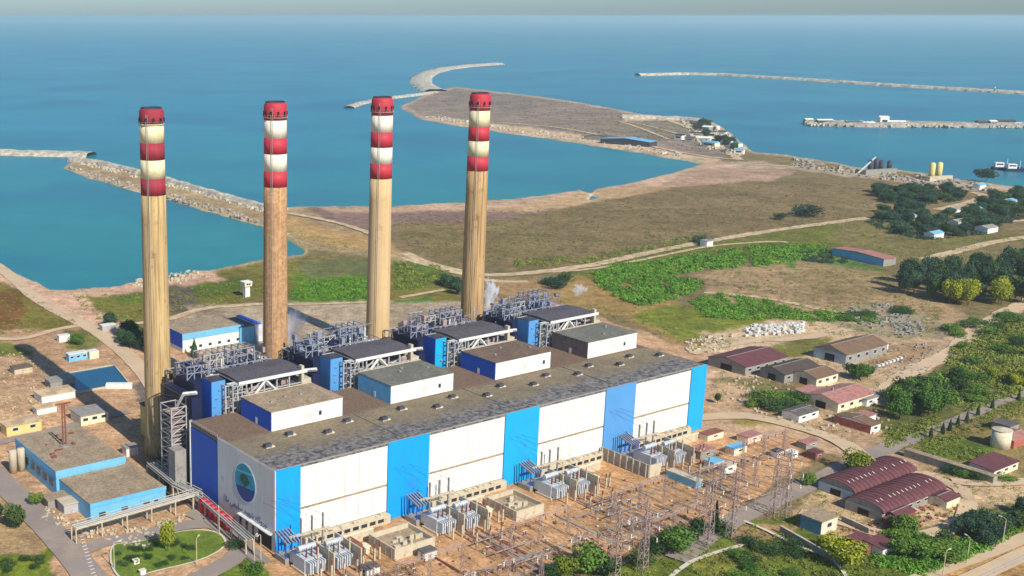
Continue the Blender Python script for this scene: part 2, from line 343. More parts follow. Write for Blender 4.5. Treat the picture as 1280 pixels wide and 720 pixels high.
# the shore: a strip of bare stones and sand where land meets water
shore = blur(land, 5); edge = (shore < .93) & (V < 420)
colr[edge] = colr[edge] * .35 + np.array((*lin((196, 176, 148)), .1)) * .65
colr = blur(colr, 1)
X, Y = Pn(U, V); Zg = -3.2 + 3.2 * np.clip(landb * 1.6, 0, 1) + .25 * smooth_noise(X, Y, 9, 9, 12) * (dv > .4) - .13
ny, nx = U.shape; idx = np.arange(ny * nx).reshape(ny, nx); q = np.stack([idx[1:, :-1], idx[1:, 1:], idx[:-1, 1:], idx[:-1, :-1]], -1).reshape(-1, 4)
keep = (landb.ravel()[q].max(1) > .02); q = q[keep]
used = np.unique(q); remap = -np.ones(ny * nx, int); remap[used] = np.arange(len(used)); q = remap[q]
me = bpy.data.meshes.new('terrain'); me.vertices.add(len(used)); me.vertices.foreach_set('co', np.stack([X.ravel()[used], Y.ravel()[used], Zg.ravel()[used]], 1).astype(np.float32).ravel())
me.loops.add(q.size); me.loops.foreach_set('vertex_index', q.ravel().astype(np.int32)); me.polygons.add(len(q))
me.polygons.foreach_set('loop_start', np.arange(0, q.size, 4, dtype=np.int32)); me.update(calc_edges=True)
ca = me.color_attributes.new('soil', 'FLOAT_COLOR', 'POINT'); ca.data.foreach_set('color', colr.reshape(-1, 4)[used].astype(np.float32).ravel())
terrain = bpy.data.objects.new('terrain', me); COL.objects.link(terrain); struct(terrain)
gm = bpy.data.materials.new('ground'); gm.use_nodes = True; n = gm.node_tree.nodes; l = gm.node_tree.links; b = n['Principled BSDF']
b.inputs['Roughness'].default_value = 1; b.inputs['Specular IOR Level'].default_value = .1
at = n.new('ShaderNodeAttribute'); at.attribute_name = 'soil'; gt = n.new('ShaderNodeNewGeometry')
def nz(sc, det, rg=.65):
    t = n.new('ShaderNodeTexNoise'); t.inputs['Scale'].default_value = sc; t.inputs['Detail'].default_value = det; t.inputs['Roughness'].default_value = rg; l.new(gt.outputs['Position'], t.inputs['Vector']); return t.outputs['Fac']
def mr(f, a, c, d=0, e=1):
    r = n.new('ShaderNodeMapRange'); l.new(f, r.inputs[0]); r.inputs[1].default_value = a; r.inputs[2].default_value = c; r.inputs[3].default_value = d; r.inputs[4].default_value = e; return r.outputs[0]
def ma(op, a, c):
    x = n.new('ShaderNodeMath'); x.operation = op
    for i, s in enumerate((a, c)):
        if hasattr(s, 'links'): l.new(s, x.inputs[i])
        else: x.inputs[i].default_value = s
    return x.outputs[0]
def mx(f, a, c, mode='MIX'):
    x = n.new('ShaderNodeMix'); x.data_type = 'RGBA'; x.blend_type = mode
    for i, s in ((0, f), (6, a), (7, c)):
        if hasattr(s, 'links'): l.new(s, x.inputs[i])
        elif isinstance(s, (int, float)): x.inputs[i].default_value = s
        else: x.inputs[i].default_value = (*s, 1)
    return x.outputs[2]
c = at.outputs['Color']
c = mx(1.0, c, mx(mr(nz(.012, 9), .3, .7), (.72, .70, .68), (1.22, 1.22, 1.2)), 'MULTIPLY')
c = mx(1.0, c, mx(mr(nz(.045, 7, .8), .36, .64), (.74, .73, .72), (1.24, 1.23, 1.2)), 'MULTIPLY')
c = mx(1.0, c, mx(mr(nz(.16, 8, .75), .32, .68), (.62, .60, .58), (1.34, 1.33, 1.3)), 'MULTIPLY')
c = mx(1.0, c, mx(mr(nz(.7, 6, .8), .34, .66), (.66, .65, .64), (1.32, 1.31, 1.3)), 'MULTIPLY')
th = ma('SUBTRACT', .74, ma('MULTIPLY', at.outputs['Alpha'], .33))
sp = nz(.22, 6, .8); spk = mr(ma('SUBTRACT', sp, th), -.01, .05)
sp2 = nz(.035, 8, .7); spk2 = mr(ma('SUBTRACT', sp2, th), -.01, .06)
green = mx(mr(nz(.02, 4), .4, .6), lin((78, 92, 44)), lin((62, 78, 46)))
c = mx(ma('MULTIPLY', spk, .75), c, green); c = mx(ma('MULTIPLY', spk2, .55), c, green)
c = mx(ma('MULTIPLY', mr(nz(.45, 3, .7), .64, .72), .5), c, lin((226, 204, 170)))
l.new(c, b.inputs['Base Color'])
bp = n.new('ShaderNodeBump'); bp.inputs['Distance'].default_value = 1.2; bp.inputs['Strength'].default_value = .6; l.new(ma('ADD', sp, ma('MULTIPLY', nz(1.2, 4), .3)), bp.inputs['Height']); l.new(bp.outputs[0], b.inputs['Normal'])
me.materials.append(gm)
# plain that carries on behind and beside the plant
pl = MB(); pl.add([(-3000, -1500, -.9), (3000, -1500, -.9), (3000, 640, -.9), (-600, 640, -.9), (-3000, 640, -.9)], [(0, 1, 2, 3, 4)])
struct(pl.build('plain', mat('scrub plain', (134, 120, 84), 1, .2, .02, (96, 104, 56), .5, .05)))

# sea
wm = bpy.data.materials.new('sea water'); wm.use_nodes = True; n = wm.node_tree.nodes; l = wm.node_tree.links; b = n['Principled BSDF']
b.inputs['Roughness'].default_value = .32; b.inputs['Specular IOR Level'].default_value = .16; gt = n.new('ShaderNodeNewGeometry')
c = mx(mr(nz(.0009, 5), .35, .65), lin((14, 124, 134)), lin((24, 136, 144)))
c = mx(mr(nz(.006, 6), .35, .7), c, lin((14, 116, 148)))
mpw = n.new('ShaderNodeMapping'); mpw.inputs['Scale'].default_value = (.00035, .0032, 1); mpw.inputs['Rotation'].default_value = (0, 0, -.12); l.new(gt.outputs['Position'], mpw.inputs[0])
tw_ = n.new('ShaderNodeTexNoise'); tw_.inputs['Scale'].default_value = 1; tw_.inputs['Detail'].default_value = 6; tw_.inputs['Roughness'].default_value = .6; l.new(mpw.outputs[0], tw_.inputs['Vector'])
c = mx(ma('MULTIPLY', mr(tw_.outputs['Fac'], .52, .72), .35), c, lin((84, 160, 172)))
sy_ = n.new('ShaderNodeSeparateXYZ'); l.new(gt.outputs['Position'], sy_.inputs[0]); c = mx(ma('MULTIPLY', mr(ma('ADD', sy_.outputs['Y'], ma('MULTIPLY', nz(.002, 4), 900)), 2400, 1300), .75), c, lin((24, 122, 116)))
c = mx(ma('MULTIPLY', mr(nz(.03, 6, .75), .4, .7), .3), c, lin((50, 148, 158)))
tw2 = nz(.0035, 3, .5); c = mx(ma('MULTIPLY', mr(tw2, .46, .64), .6), c, lin((8, 96, 126)))
l.new(c, b.inputs['Base Color'])
bp = n.new('ShaderNodeBump'); bp.inputs['Distance'].default_value = .25; bp.inputs['Strength'].default_value = .5; l.new(ma('ADD', nz(.18, 6), nz(.03, 3)), bp.inputs['Height']); l.new(bp.outputs[0], b.inputs['Normal'])
s = MB(); s.add([(-30000, 560, -1.6), (30000, 560, -1.6), (30000, 39000, -1.6), (-30000, 39000, -1.6)], [(0, 1, 2, 3)])
struct(s.build('sea', wm))

# haze
hz = bpy.data.materials.new('sea haze'); hz.use_nodes = True; n = hz.node_tree.nodes; l = hz.node_tree.links
n.remove(n['Principled BSDF']); pv = n.new('ShaderNodeVolumePrincipled'); pv.inputs['Color'].default_value = (.78, .94, .94, 1); pv.inputs['Density'].default_value = 7e-5; pv.inputs['Anisotropy'].default_value = .2
l.new(pv.outputs[0], n['Material Output'].inputs['Volume'])
hb = MB().box(-32000, 32000, -1600, 39500, -7, 175); ho = hb.build('haze', hz); ho['kind'] = 'stuff'

# ------------------------------------------------------------------ roads
def strip(name, px, width, m, z=.06, jag=.06):
    pts = [P(u, v) for u, v in px]; fine = []
    for i in range(len(pts) - 1):
        p0 = pts[max(i - 1, 0)]; p1, p2 = pts[i], pts[i + 1]; p3 = pts[min(i + 2, len(pts) - 1)]
        k = max(2, int((p2 - p1).length / 6))
        for j in range(k):
            t = j / k; fine.append(.5 * ((2 * p1) + (p2 - p0) * t + (2 * p0 - 5 * p1 + 4 * p2 - p3) * t * t + (3 * p1 - p0 - 3 * p2 + p3) * t ** 3))
    fine.append(pts[-1]); vs_ = []
    for i, p in enumerate(fine):
        d = (fine[min(i + 1, len(fine) - 1)] - fine[max(i - 1, 0)]).normalized(); nrm = Vector((-d.y, d.x, 0))
        for sgn in (1, -1):
            q_ = p + nrm * sgn * width / 2 * (1 + jag * random.uniform(-1, 1)); vs_.append((q_.x, q_.y, z))
    k = MB(); k.add(vs_, [(2 * i, 2 * i + 1, 2 * i + 3, 2 * i + 2) for i in range(len(fine) - 1)]); return struct(k.build(name, m))
rz = iter(np.arange(.05, 1, .012))
strip('coast_road', [(505, 316), (540, 330), (600, 343), (660, 341), (740, 331), (800, 318), (870, 304), (960, 289), (1040, 278), (1085, 272)], 9, m_tan, next(rz), .15)
strip('dirt_track', [(660, 352), (610, 350), (560, 338), (500, 322)], 6, m_tan, next(rz), .2)
strip('dirt_track', [(690, 340), (760, 333), (880, 309), (960, 302), (985, 303)], 4, m_tan, next(rz), .25)
strip('dirt_track', [(1120, 284), (1200, 281), (1300, 274)], 7, m_tan, next(rz), .15)
strip('dirt_track', [(1155, 324), (1200, 313), (1240, 303), (1300, 294)], 9, m_tan, next(rz), .15)
strip('dirt_track', [(1215, 240), (1230, 245), (1205, 255), (1170, 262)], 9, m_tan, next(rz), .2)
strip('dirt_track', [(930, 205), (1000, 209), (1100, 222), (1200, 231), (1300, 242)], 8, m_tan, next(rz), .2)
strip('dirt_track', [(340, 381), (400, 380), (470, 377)], 4, m_tan, next(rz), .15)
strip('dirt_track', [(215, 398), (260, 385), (330, 380)], 6, m_tan, next(rz), .1)
strip('dirt_track', [(500, 372), (540, 365), (556, 362)], 4, m_tan, next(rz), .2)
strip('dirt_track', [(880, 366), (950, 372), (1020, 385), (1120, 405)], 5, m_tan, next(rz), .3)
strip('dirt_track', [(865, 442), (930, 428), (1000, 423), (1060, 412)], 6, m_dirt, next(rz), .25)
strip('dirt_track', [(1090, 505), (1130, 470), (1190, 440), (1225, 408), (1290, 375)], 9, m_dirt, next(rz), .2)
strip('shore_road', [(-60, 300), (0, 335), (45, 372), (90, 398), (122, 415), (160, 445), (190, 480), (205, 520)], 9, m_dirt, next(rz), .05)
strip('road', [(120, 412), (160, 406), (220, 398)], 5, m_dirt, next(rz), .08)
strip('road', [(-60, 418), (20, 424), (70, 412), (120, 404)], 5, m_dirt, next(rz), .08)
strip('road', [(-60, 566), (0, 553), (60, 540), (120, 524), (160, 515)], 5.5, m_asph, next(rz), .03)
strip('road', [(-50, 560), (0, 600), (40, 640), (78, 680), (112, 722), (150, 780)], 10, m_asph, next(rz), .02)
strip('road', [(100, 690), (130, 678), (170, 672), (215, 660), (262, 655), (292, 668), (300, 690), (270, 712), (210, 740)], 7, m_asph, next(rz), .02)
strip('road', [(235, 640), (262, 652), (300, 680), (330, 705)], 6, m_asph, next(rz), .02)
strip('road', [(845, 700), (900, 660), (960, 630), (1020, 602), (1075, 575), (1110, 560), (1140, 548)], 8, m_asph, next(rz), .05)
strip('road', [(870, 523), (930, 520), (990, 532), (1050, 552), (1080, 575)], 8, m_dirt, next(rz), .1)
strip('road', [(1110, 560), (1150, 545), (1200, 525), (1250, 502), (1320, 478)], 6, m_asph, next(rz), .05)
strip('road', [(1000, 640), (1060, 655), (1120, 672), (1180, 664), (1210, 640), (1200, 612), (1170, 600), (1150, 590)], 6, m_dirt, next(rz), .15)
strip('road', [(1190, 602), (1240, 605), (1320, 600)], 6, m_dirt, next(rz), .12)
strip('road', [(1120, 735), (1180, 712), (1240, 690), (1300, 664)], 5, m_dirt, next(rz), .04)
strip('railway_bed', [(1180, 740), (1240, 712), (1300, 684)], 6, m_dirt, next(rz), .04)
for dx in (0, 9): strip('rail', [(1180 + dx, 742), (1240 + dx, 714), (1300 + dx, 686)], .35, m_steel, next(rz), .0)
strip('footpath', [(838, 722), (862, 704), (900, 690), (930, 682)], 1.5, m_kerb, next(rz), .1)
strip('footpath', [(930, 652), (960, 665), (1000, 685), (1040, 700), (1060, 725)], 1.2, m_kerb, next(rz), .1)

strip('dirt_track', [(775, 152), (800, 160), (835, 174)], 6, m_tan, next(rz), .3)
strip('dirt_track', [(835, 150), (868, 163), (900, 184), (925, 200)], 10, m_tan, next(rz), .3)
strip('dirt_track', [(600, 152), (700, 160), (790, 178), (870, 194), (925, 200)], 8, m_tan, next(rz), .4)
strip('dirt_track', [(700, 150), (780, 152), (850, 168)], 5, m_tan, next(rz), .4)
strip('dirt_track', [(480, 300), (440, 284), (390, 272), (330, 262)], 7, m_tan, next(rz), .3)
strip('dirt_track', [(930, 455), (990, 462), (1040, 470)], 5, m_dirt, next(rz), .2)
# lawn roundabout with kerb
lp = [P(u, v) for u, v in [(140, 683), (160, 680), (190, 674), (225, 665), (255, 663), (276, 668), (283, 680), (270, 692), (240, 704), (190, 716), (170, 724), (150, 724), (138, 705)]]
def smooth_closed(pts, k=5):
    out = []; n_ = len(pts)
    for i in range(n_):
        p0, p1, p2, p3 = pts[i - 1], pts[i], pts[(i + 1) % n_], pts[(i + 2) % n_]
        for j in range(k):
            t = j / k; out.append(.5 * ((2 * p1) + (p2 - p0) * t + (2 * p0 - 5 * p1 + 4 * p2 - p3) * t * t + (3 * p1 - p0 - 3 * p2 + p3) * t ** 3))
    return out
lp = smooth_closed(lp); cen = sum(lp, Vector()) / len(lp)
k = MB(); inner = [cen + (p - cen) * .965 for p in lp]; nn = len(lp)
k.add([(p.x, p.y, .5) for p in lp] + [(p.x, p.y, .62) for p in lp] + [(p.x, p.y, .62) for p in inner], [(i, (i + 1) % nn, nn + (i + 1) % nn, nn + i) for i in range(nn)] + [(nn + i, nn + (i + 1) % nn, 2 * nn + (i + 1) % nn, 2 * nn + i) for i in range(nn)])
k.v = [(x, y, z - .3) for x, y, z in k.v]
struct(k.build('kerb', m_kerb))
k = MB(); k.add([(p.x, p.y, .3) for p in inner], [tuple(range(nn))]); struct(k.build('lawn', mat('lawn grass', (104, 128, 36), 1, .25, .12, (132, 140, 52), .5, .2, fine=1.2)))

# ------------------------------------------------------------------ turbine hall
HZ = 27.5
hall = thing('turbine_hall', 'huge long turbine hall with white and blue striped front wall and flat mottled roof', 'power station', LW(0, 0), ANG)
MB().box(.3, 210.7, .3, 55.0, -.5, HZ - .6).build('wall_core', m_cong, hall)
stripes = [(0, 9.5, m_blue1, 'bright blue corner panel'), (9.5, 45, None, 0), (45, 63, m_blue1, 'bright blue wall panel'), (63, 98.5, None, 0), (98.5, 115.5, m_blue2, 'cyan blue wall panel'), (115.5, 151, None, 0), (151, 168, m_blue3, 'faded pale blue wall panel'), (168, 201.5, None, 0), (201.5, 211, m_blue2, 'blue end wall panel')]
for a0, a1, m, lb in stripes:
    if m:
        o = MB().box(a0 + .02, a1 - .02, -.45, .3, 0, HZ + .2).build('wall_panel', m, hall); o['label'] = lb
    else:
        for z0, z1 in ((3.2, 12.2), (13.0, HZ - .05)):
            o = MB()
            nseg = 6; wdt = (a1 - a0 - .04) / nseg
            for i in range(nseg): o.box(a0 + .02 + i * wdt, a0 + .02 + (i + 1) * wdt - .11, -.1, .3, z0, z1)
            o = o.build('wall_panel', m_white, hall)
        MB().box(a0 + .3, a1 - .3, .05, .3, 12.2, 13.0).build('wall_joint', m_rooft, hall)
        MB().box(a0 + .2, a1 - .2, -2.6, .25, -.4, 2.9).build('base_annex', m_con, hall)
        q_ = MB()
        for i in range(9):
            x = a0 + 2 + i * (a1 - a0 - 4) / 9; q_.box(x, x + 2.4, -2.68, -2.58, .9, 2.1)
        q_.each('window', m_glass, hall)
        q_ = MB()
        for i in range(12):
            x = random.uniform(a0 + 1, a1 - 2); q_.box(x, x + random.uniform(.6, 1.8), -2.2, -1.2, 2.9, 2.9 + random.uniform(.3, .9))
        q_.each('roof_unit', m_con, hall)
# end wall
MB().box(-.35, .3, -.45, 35.5, 0, HZ + .1).build('end_wall', m_end, hall)['label'] = 'pale grey end wall'
MB().box(-.3, .3, 35.5, 54.6, 0, HZ - 1.9).build('end_wall', m_blued, hall)['label'] = 'deep blue rear part of the end wall'
MB().box(-.55, .35, 54.6, 55.3, -.5, HZ + .4).build('corner_trim', m_steelw, hall)
MB().box(-.42, -.2, 1.5, 9.5, 0, 5.2).build('door', m_dark, hall)
MB().box(-1.7, -.35, .8, 21, 5.6, 5.95).build('door_canopy', m_steelw, hall)
k = MB()
for b_ in (12, 16, 20): k.box(-.4, -.3, b_, b_ + 1.4, 1, 4.6)
k.each('window', m_glass, hall)
# emblem: disc with light ring, sea, leafy tree
em = MB(); N_ = 40
def disc(mb, yc, zc, ry, rz_, x0, x1, n=N_): mb.hprism([(yc + ry * math.cos(-2 * math.pi * i / n), zc + rz_ * math.sin(-2 * math.pi * i / n)) for i in range(n)], x0, x1)
YC, ZC = 17.6, 17.6; RX = 6.2; RZz = 6.3
def disc2(mb, r, x0, x1, keep=None):
    pts = [(YC - r * RX / 6 * math.cos(2 * math.pi * i / 48), ZC + r * RZz / 6 * math.sin(2 * math.pi * i / 48)) for i in range(48)]
    if keep: pts = [p for p in pts if keep(*p)]
    mb.hprism(pts, x0, x1); return mb
e0 = disc2(MB(), 6.6, -.42, -.36).build('emblem', mat('emblem white', (215, 225, 222), .5, .03), hall)
disc2(MB(), 6.1, -.46, -.423).build('emblem_field', mat('emblem teal', (30, 148, 178), .5, .2, .3, (20, 110, 150), .4, .5), e0)
disc2(MB(), 6.1, -.50, -.463, keep=lambda y, z: z < ZC - 1.2 + .10 * (YC - y)).build('emblem_sea', mat('emblem navy', (20, 62, 140), .5, .1), e0)
k = MB()
for i in range(14):
    t = i / 14 * 2 * math.pi; y, z = YC + (1.5 + .5 * (i % 2)) * math.cos(t), ZC + 1.0 + 1.1 * math.sin(t)
    k.hprism([(y + 1.0 * math.cos(-a), z + .85 * math.sin(-a)) for a in np.linspace(0, 2 * math.pi, 8)[:-1]], -.56 - i * .001, -.51)
k.build('emblem_tree', mat('emblem green', (10, 84, 62), .5, .1), e0)
MB().box(-.575, -.505, YC - .3, YC + .3, ZC - 3.2, ZC + .4).build('emblem_tree', MATS['emblem green'], e0)
MB().hprism([(YC + 5.6, ZC + 2.6), (YC - 4.6, ZC + 3.9), (YC - 4.4, ZC + 4.4), (YC + 5.2, ZC + 3.2)], -.50, -.465).build('emblem_band', mat('emblem sky', (96, 190, 205), .5, .1), e0)
# Persian lettering (presentation forms, laid out right to left)
txt = '\uFEE7\uFEF4\uFEAE\uFEED\uFB94\uFE8E\uFEA9'.replace('\uFB94', '\uFB94')
words = ['\uFEE7\uFEF4\uFEAE\uFEED\uFB94\uFE8E\uFEE9', '\uFEB7\uFEEC\uFEF4\uFEAA', '\uFEB3\uFEE0\uFEF4\uFEE4\uFEF2', '\uFEE7\uFB91\uFE8E']
line = ' '.join(wd[::-1] for wd in reversed(words))
cu_ = bpy.data.curves.new('lettering', 'FONT'); cu_.body = line; cu_.size = 2.9; cu_.align_x = 'CENTER'; cu_.align_y = 'CENTER'; cu_.extrude = .02
cu_.materials.append(mat('lettering paint', (40, 56, 92), .6, .05)); lt0 = bpy.data.objects.new('lettering', cu_); COL.objects.link(lt0); bpy.context.view_layer.update()
ltm = bpy.data.meshes.new_from_object(lt0.evaluated_get(bpy.context.evaluated_depsgraph_get())); bpy.data.objects.remove(lt0); lt = bpy.data.objects.new('lettering', ltm); COL.objects.link(lt); lt.parent = hall
lt.rotation_euler = (R(90), 0, R(-90)); lt.location = (-.40, 17.5, 7.6)
# roof
mr_ = bpy.data.materials.new('hall roof felt and gravel'); mr_.use_nodes = True; n = mr_.node_tree.nodes; l = mr_.node_tree.links; b = n['Principled BSDF']; b.inputs['Roughness'].default_value = 1; b.inputs['Specular IOR Level'].default_value = .1
gt = n.new('ShaderNodeTexCoord'); gt_o = gt.outputs['Object']
def nzo(sc, det, rg=.65):
    t = n.new('ShaderNodeTexNoise'); t.inputs['Scale'].default_value = sc; t.inputs['Detail'].default_value = det; t.inputs['Roughness'].default_value = rg; l.new(gt_o, t.inputs['Vector']); return t.outputs['Fac']
sx = n.new('ShaderNodeSeparateXYZ'); l.new(gt_o, sx.inputs[0])
yy = ma('ADD', sx.outputs['Y'], ma('MULTIPLY', nzo(.09, 6), 26)); gm_ = mr(yy, 21, 29)
tan_ = mx(mr(nzo(.07, 8, .7), .35, .65), lin((144, 130, 104)), lin((118, 108, 92))); tan_ = mx(mr(sx.outputs['Y'], 29, 32), tan_, lin((122, 102, 86)))
gry = mx(mr(nzo(.5, 6, .8), .42, .58), lin((74, 74, 80)), lin((140, 136, 130)))
c = mx(gm_, gry, tan_); c = mx(1.0, c, mx(mr(nzo(1.4, 5, .8), .35, .65), (.62, .62, .62), (1.3, 1.3, 1.3)), 'MULTIPLY'); l.new(c, b.inputs['Base Color'])
rf = MB().box(-.25, 211.2, -.3, 55.2, HZ - .6, HZ).build('roof', mr_, hall)
MB().box(0.5, 210.6, -.15, .35, HZ + .01, HZ + .3).build('parapet', m_cong, hall)
MB().box(-.2, .25, 0, 35.5, HZ + .01, HZ + .3).build('parapet', m_cong, hall)
k = MB()
for i in range(13):
    y = 35.8 + i * 1.55; k.bar((-.2, y, HZ), (-.2, y, HZ + 1.1), .12)
for z in (.55, 1.1): k.bar((-.2, 35.8, HZ + z), (-.2, 54.6, HZ + z), .1)
k.build('railing', m_steel, hall)
k = MB()
for a in (52.8, 105.6, 158.4): k.box(a, a + .25, .5, 30, HZ + .1, HZ + .3)
k.build('roof_joint', m_cong, hall)
def vent():
    t = thing('roof_vent', '', 'roof vent', group='vents along the turbine hall roof')
    MB().box(-.9, .9, -.7, .7, 0, .7).build('curb', m_con, t); k = MB().hprism([(-1.1, .7), (1.1, .7), (.7, 1.5), (-.7, 1.5)], -1.2, 1.2); k.build('hood', m_steeld, t)
    MB().box(1.2, 2.6, -.6, .9, 0, .35).build('duct', m_cream, t); return t
v0 = None; np_ = 17
for i in range(np_):
    a = 9 + i * 12.2; b_ = 18.5 + (i % 2) * 5.5; loc = LW(a, b_, HZ + .01)
    if v0 is None: v0 = vent(); v0.location = loc; v0.rotation_euler = (0, 0, ANG); o = v0
    else: o = dup(v0, loc, ANG)
    o['label'] = 'small dark hooded vent on the hall roof, ' + (ORD + ['seventeenth'])[i] + ' from the left end'

# rooftop blocks
pmats = [(m_blued, m_rooft, 'tan roof and deep blue side, at the grey end wall', 'wall'), (m_lbluel, m_roofgr, 'grey roof and light blue side', 'wall'), (m_blued, m_roofb, 'brown roof and deep blue side', 'wall'), (mat('brown grey cladding', (120, 104, 100), .7, .15, .3, (80, 70, 70), .4), m_roofgr, 'grey green roof and brown side at the far right', 'wall')]
for i, (sm, rm, lb, _) in enumerate(pmats):
    t = thing('rooftop_block', 'white fronted rooftop box with ' + lb, 'building', LW(18.3 + 52.7 * i, 30.8 + (.6 * i), HZ), ANG, 'box buildings on the turbine hall roof')
    W_, D_, H_ = 30.5, 20.0, 6.8
    MB().box(.2, W_ - .2, .2, D_ - .2, -.3, H_ - .2).build('wall_core', m_cong, t)
    k = MB(); ns = 6
    for j in range(ns): k.box(j * W_ / ns + .03, (j + 1) * W_ / ns - .03, 0, .2, 0, H_)
    k.build('front_wall', m_white, t)
    MB().box(-.05, .2, 0, D_, 0, H_).build('side_wall', sm, t)
    MB().box(W_ - .2, W_, 0, D_, 0, H_).build('side_wall', sm, t)
    MB().box(-.1, W_ + .05, -.08, D_ + .05, H_, H_ + .25).build('roof', rm, t)
    MB().box(-.1, W_ + .05, D_ - .3, D_ + .04, H_ + .25, H_ + .5).build('parapet', m_con, t)
    k = MB()
    for _i in range(3): x = random.uniform(3, W_ - 4); y = random.uniform(4, D_ - 4); k.box(x, x + .9, y, y + .9, H_ + .25, H_ + .7)
    k.each('roof_hatch', m_cong, t)
    MB().box(6 + 3 * i % 7 + 14, 7.2 + 3 * i % 7 + 14, -.05, .0, 2.2, 3.8).build('window', m_glass, t)
    MB().box(-.12, -.05, 9, 10.2, .2, 2.4).build('door', m_steelw, t)

# ------------------------------------------------------------------ boiler houses
def boiler_house(i):
    rn = random.Random(100 + i)
    t = thing('boiler_house', 'steel framed boiler house with dark sheet roof standing in front of the ' + ['far left', 'second', 'third', 'far right'][i] + ' chimney', 'boiler house', LW(15.5 + 52.6 * i, 57, 0), ANG, 'boiler houses behind the turbine hall')
    # inner mass
    MB().box(1, 32, 3, 20, 0, 33).build('boiler_casing', m_steeld, t)
    k = MB()
    for j in range(34):
        x = rn.uniform(0, 30); z = rn.uniform(20, 34); y = rn.uniform(.6, 2.6); k.box(x, x + rn.uniform(1, 4.5), y, 3.0 + rn.uniform(0, .5), z, z + rn.uniform(.8, 3))
    k.build('boiler_equipment', m_steelp, t)['kind'] = 'stuff'
    k = MB()
    for j in range(14):
        x = rn.uniform(1, 30); z = rn.uniform(24, 36); k.tube((x, 1.6, z), (min(32, x + rn.uniform(3, 9)), 1.6, z + rn.choice((0, 0, 2, -2))), rn.uniform(.2, .45))
    k.build('pipe', m_steel, t)['kind'] = 'stuff'
    k = MB().frame(0, 33, 0, 14, 0, 37.4, 6, 9, .55); k.build('steel_frame', m_steel, t)
    k = MB()
    k.bar((9, -.35, 28.5), (17, -.35, 36.6), .8); k.bar((25, -.35, 28.5), (17, -.35, 36.6), .8); k.box(8, 33, -.5, -.2, 28, 28.6)
    k.build('truss', m_steelw, t)
    # roof, slightly pitched, with white eaves beam
    MB().hprism([(-.8, 38.0), (8, 38.5), (17, 38.0), (17, 37.5), (-.8, 37.5)], 5.5, 34).build('roof', m_slate, t)
    MB().box(5, 35, -1.2, -.82, 36.9, 38.1).build('eaves_beam', m_steelw, t)
    MB().box(32.6, 33.8, -.8, 1.2, 22, 39.6).build('corner_column', m_con, t)
    MB().box(34.2, 37.5, 0, 6, 14, 34).build('side_gallery', m_con, t)
    # blue stair and lift tower, sun and shade painted by face
    tw = MB().box(-4.2, 1.6, 3, 9.5, 0, 38.5).build('lift_tower', m_blued if i in (0, 2) else m_blue3, t)
    MB().box(-4.15, 1.55, 2.7, 2.98, 0, 38.6).build('tower_front', m_blue3 if i != 2 else m_blue2, tw)  # paler blue paints the sunlit face where the tower sides are deep blue
    k = MB()
    for z in range(23, 38, 3): x_ = rn.uniform(-4.4, -.5); k.box(x_, x_ + rn.uniform(.5, 1.6), 2.3, 2.68, z, z + rn.uniform(.2, .6))
    k.each('cable_tray', m_steelb, tw); MB().box(-4.2, 1.6, 3, 9.4, 38.51, 38.7).build('tower_roof', m_steeld, tw)
    k = MB()
    for z in range(4, 38, 3):
        k.box(1.8, 6, .9, 2.6, z, z + .25)
    k.build('landing', m_steelw, t)
    MB().frame(1.8, 7.6, -2.2, .6, 24, 37.4, 3, 5, .4).build('stair_frame', m_steel, t)
    # side mass, its shade painted into the navy
    MB().box(-11, -7.6, 5, 26, 0, 33).build('side_casing', m_navyshade, t)
    MB().box(-7.5, .9, 9.6, 26, 0, 37).build('side_casing', m_navyshade, t)
    k = MB().frame(-12, -8, 8, 27, 0, 33, 2, 8, .45); k.build('side_frame', m_steeld, t)
    MB().bar((-12.2, 16, 26), (-12.2, 9, 34), 1.0).bar((-12.2, 9, 34), (-9, 5, 35), 1.0).build('gas_pipe', m_steelw, t)
    # rear: decks, ducts and piping
    k = MB().frame(2, 30, 16.5, 27, 0, 39, 7, 10, .4); k.frame(12, 24, 19, 26, 39, 44 + i % 2, 4, 2, .4); k.frame(-8, 1, 14, 22, 37, 42, 3, 2, .4); k.build('rear_frame', m_steelb, t)
    k = MB(); k.frame(3, 11, 21, 29, 36, 43 - i % 2, 3, 3, .35); k.frame(22, 30, 24, 32, 30, 38, 3, 3, .35); k.build('rear_platform', m_steel, t)
    k = MB().frame(-6, 6, 24, 34, 0, 36, 3, 8, .4); k.frame(18, 28, 28, 38, 0, 36, 3, 8, .4); k.build('duct_frame', m_steel, t)
    k = MB(); k.box(3, 14, 21, 27, 12, 37); k.box(20, 29, 20, 27, 12, 36); k.box(-4, 8, 27, 33, 14, 27); k.build('flue_duct', m_cong, t)
    k = MB()
    for j in range(110):
        x = rn.uniform(-8, 31); y = rn.uniform(17, 36); z = rn.uniform(30, 42) - max(0, y - 27) * 1.1
        k.box(x, x + rn.uniform(.4, 2), y, y + rn.uniform(.6, 2.5), z, z + rn.uniform(.5, 2.6))
    k.build('platform_plant', m_steelb if i % 2 else m_steelp, t)['kind'] = 'stuff'
    k = MB()
    for j in range(40):
        x = rn.uniform(-6, 30); y = rn.uniform(17, 36); z = rn.uniform(22, 34) - max(0, y - 27) * .9
        k.box(x, x + rn.uniform(.8, 3), y, y + rn.uniform(.6, 2.5), z, z + rn.uniform(.5, 2.6))
    k.build('machinery', m_steeld, t)['kind'] = 'stuff'
    k = MB()
    for j in range(22):
        x = rn.uniform(-4, 30); y = rn.uniform(18, 34); z = rn.uniform(33, 36) - max(0, y - 26) * .8; k.tube((x, y, z), (x, y, z + rn.uniform(2.5, 6)), rn.uniform(.12, .35))
        k.tube((x, y, z), (x + rn.uniform(-6, 6), y, z), .22)
    k.build('riser_pipe', m_steelw, t)['kind'] = 'stuff'
    k = MB()
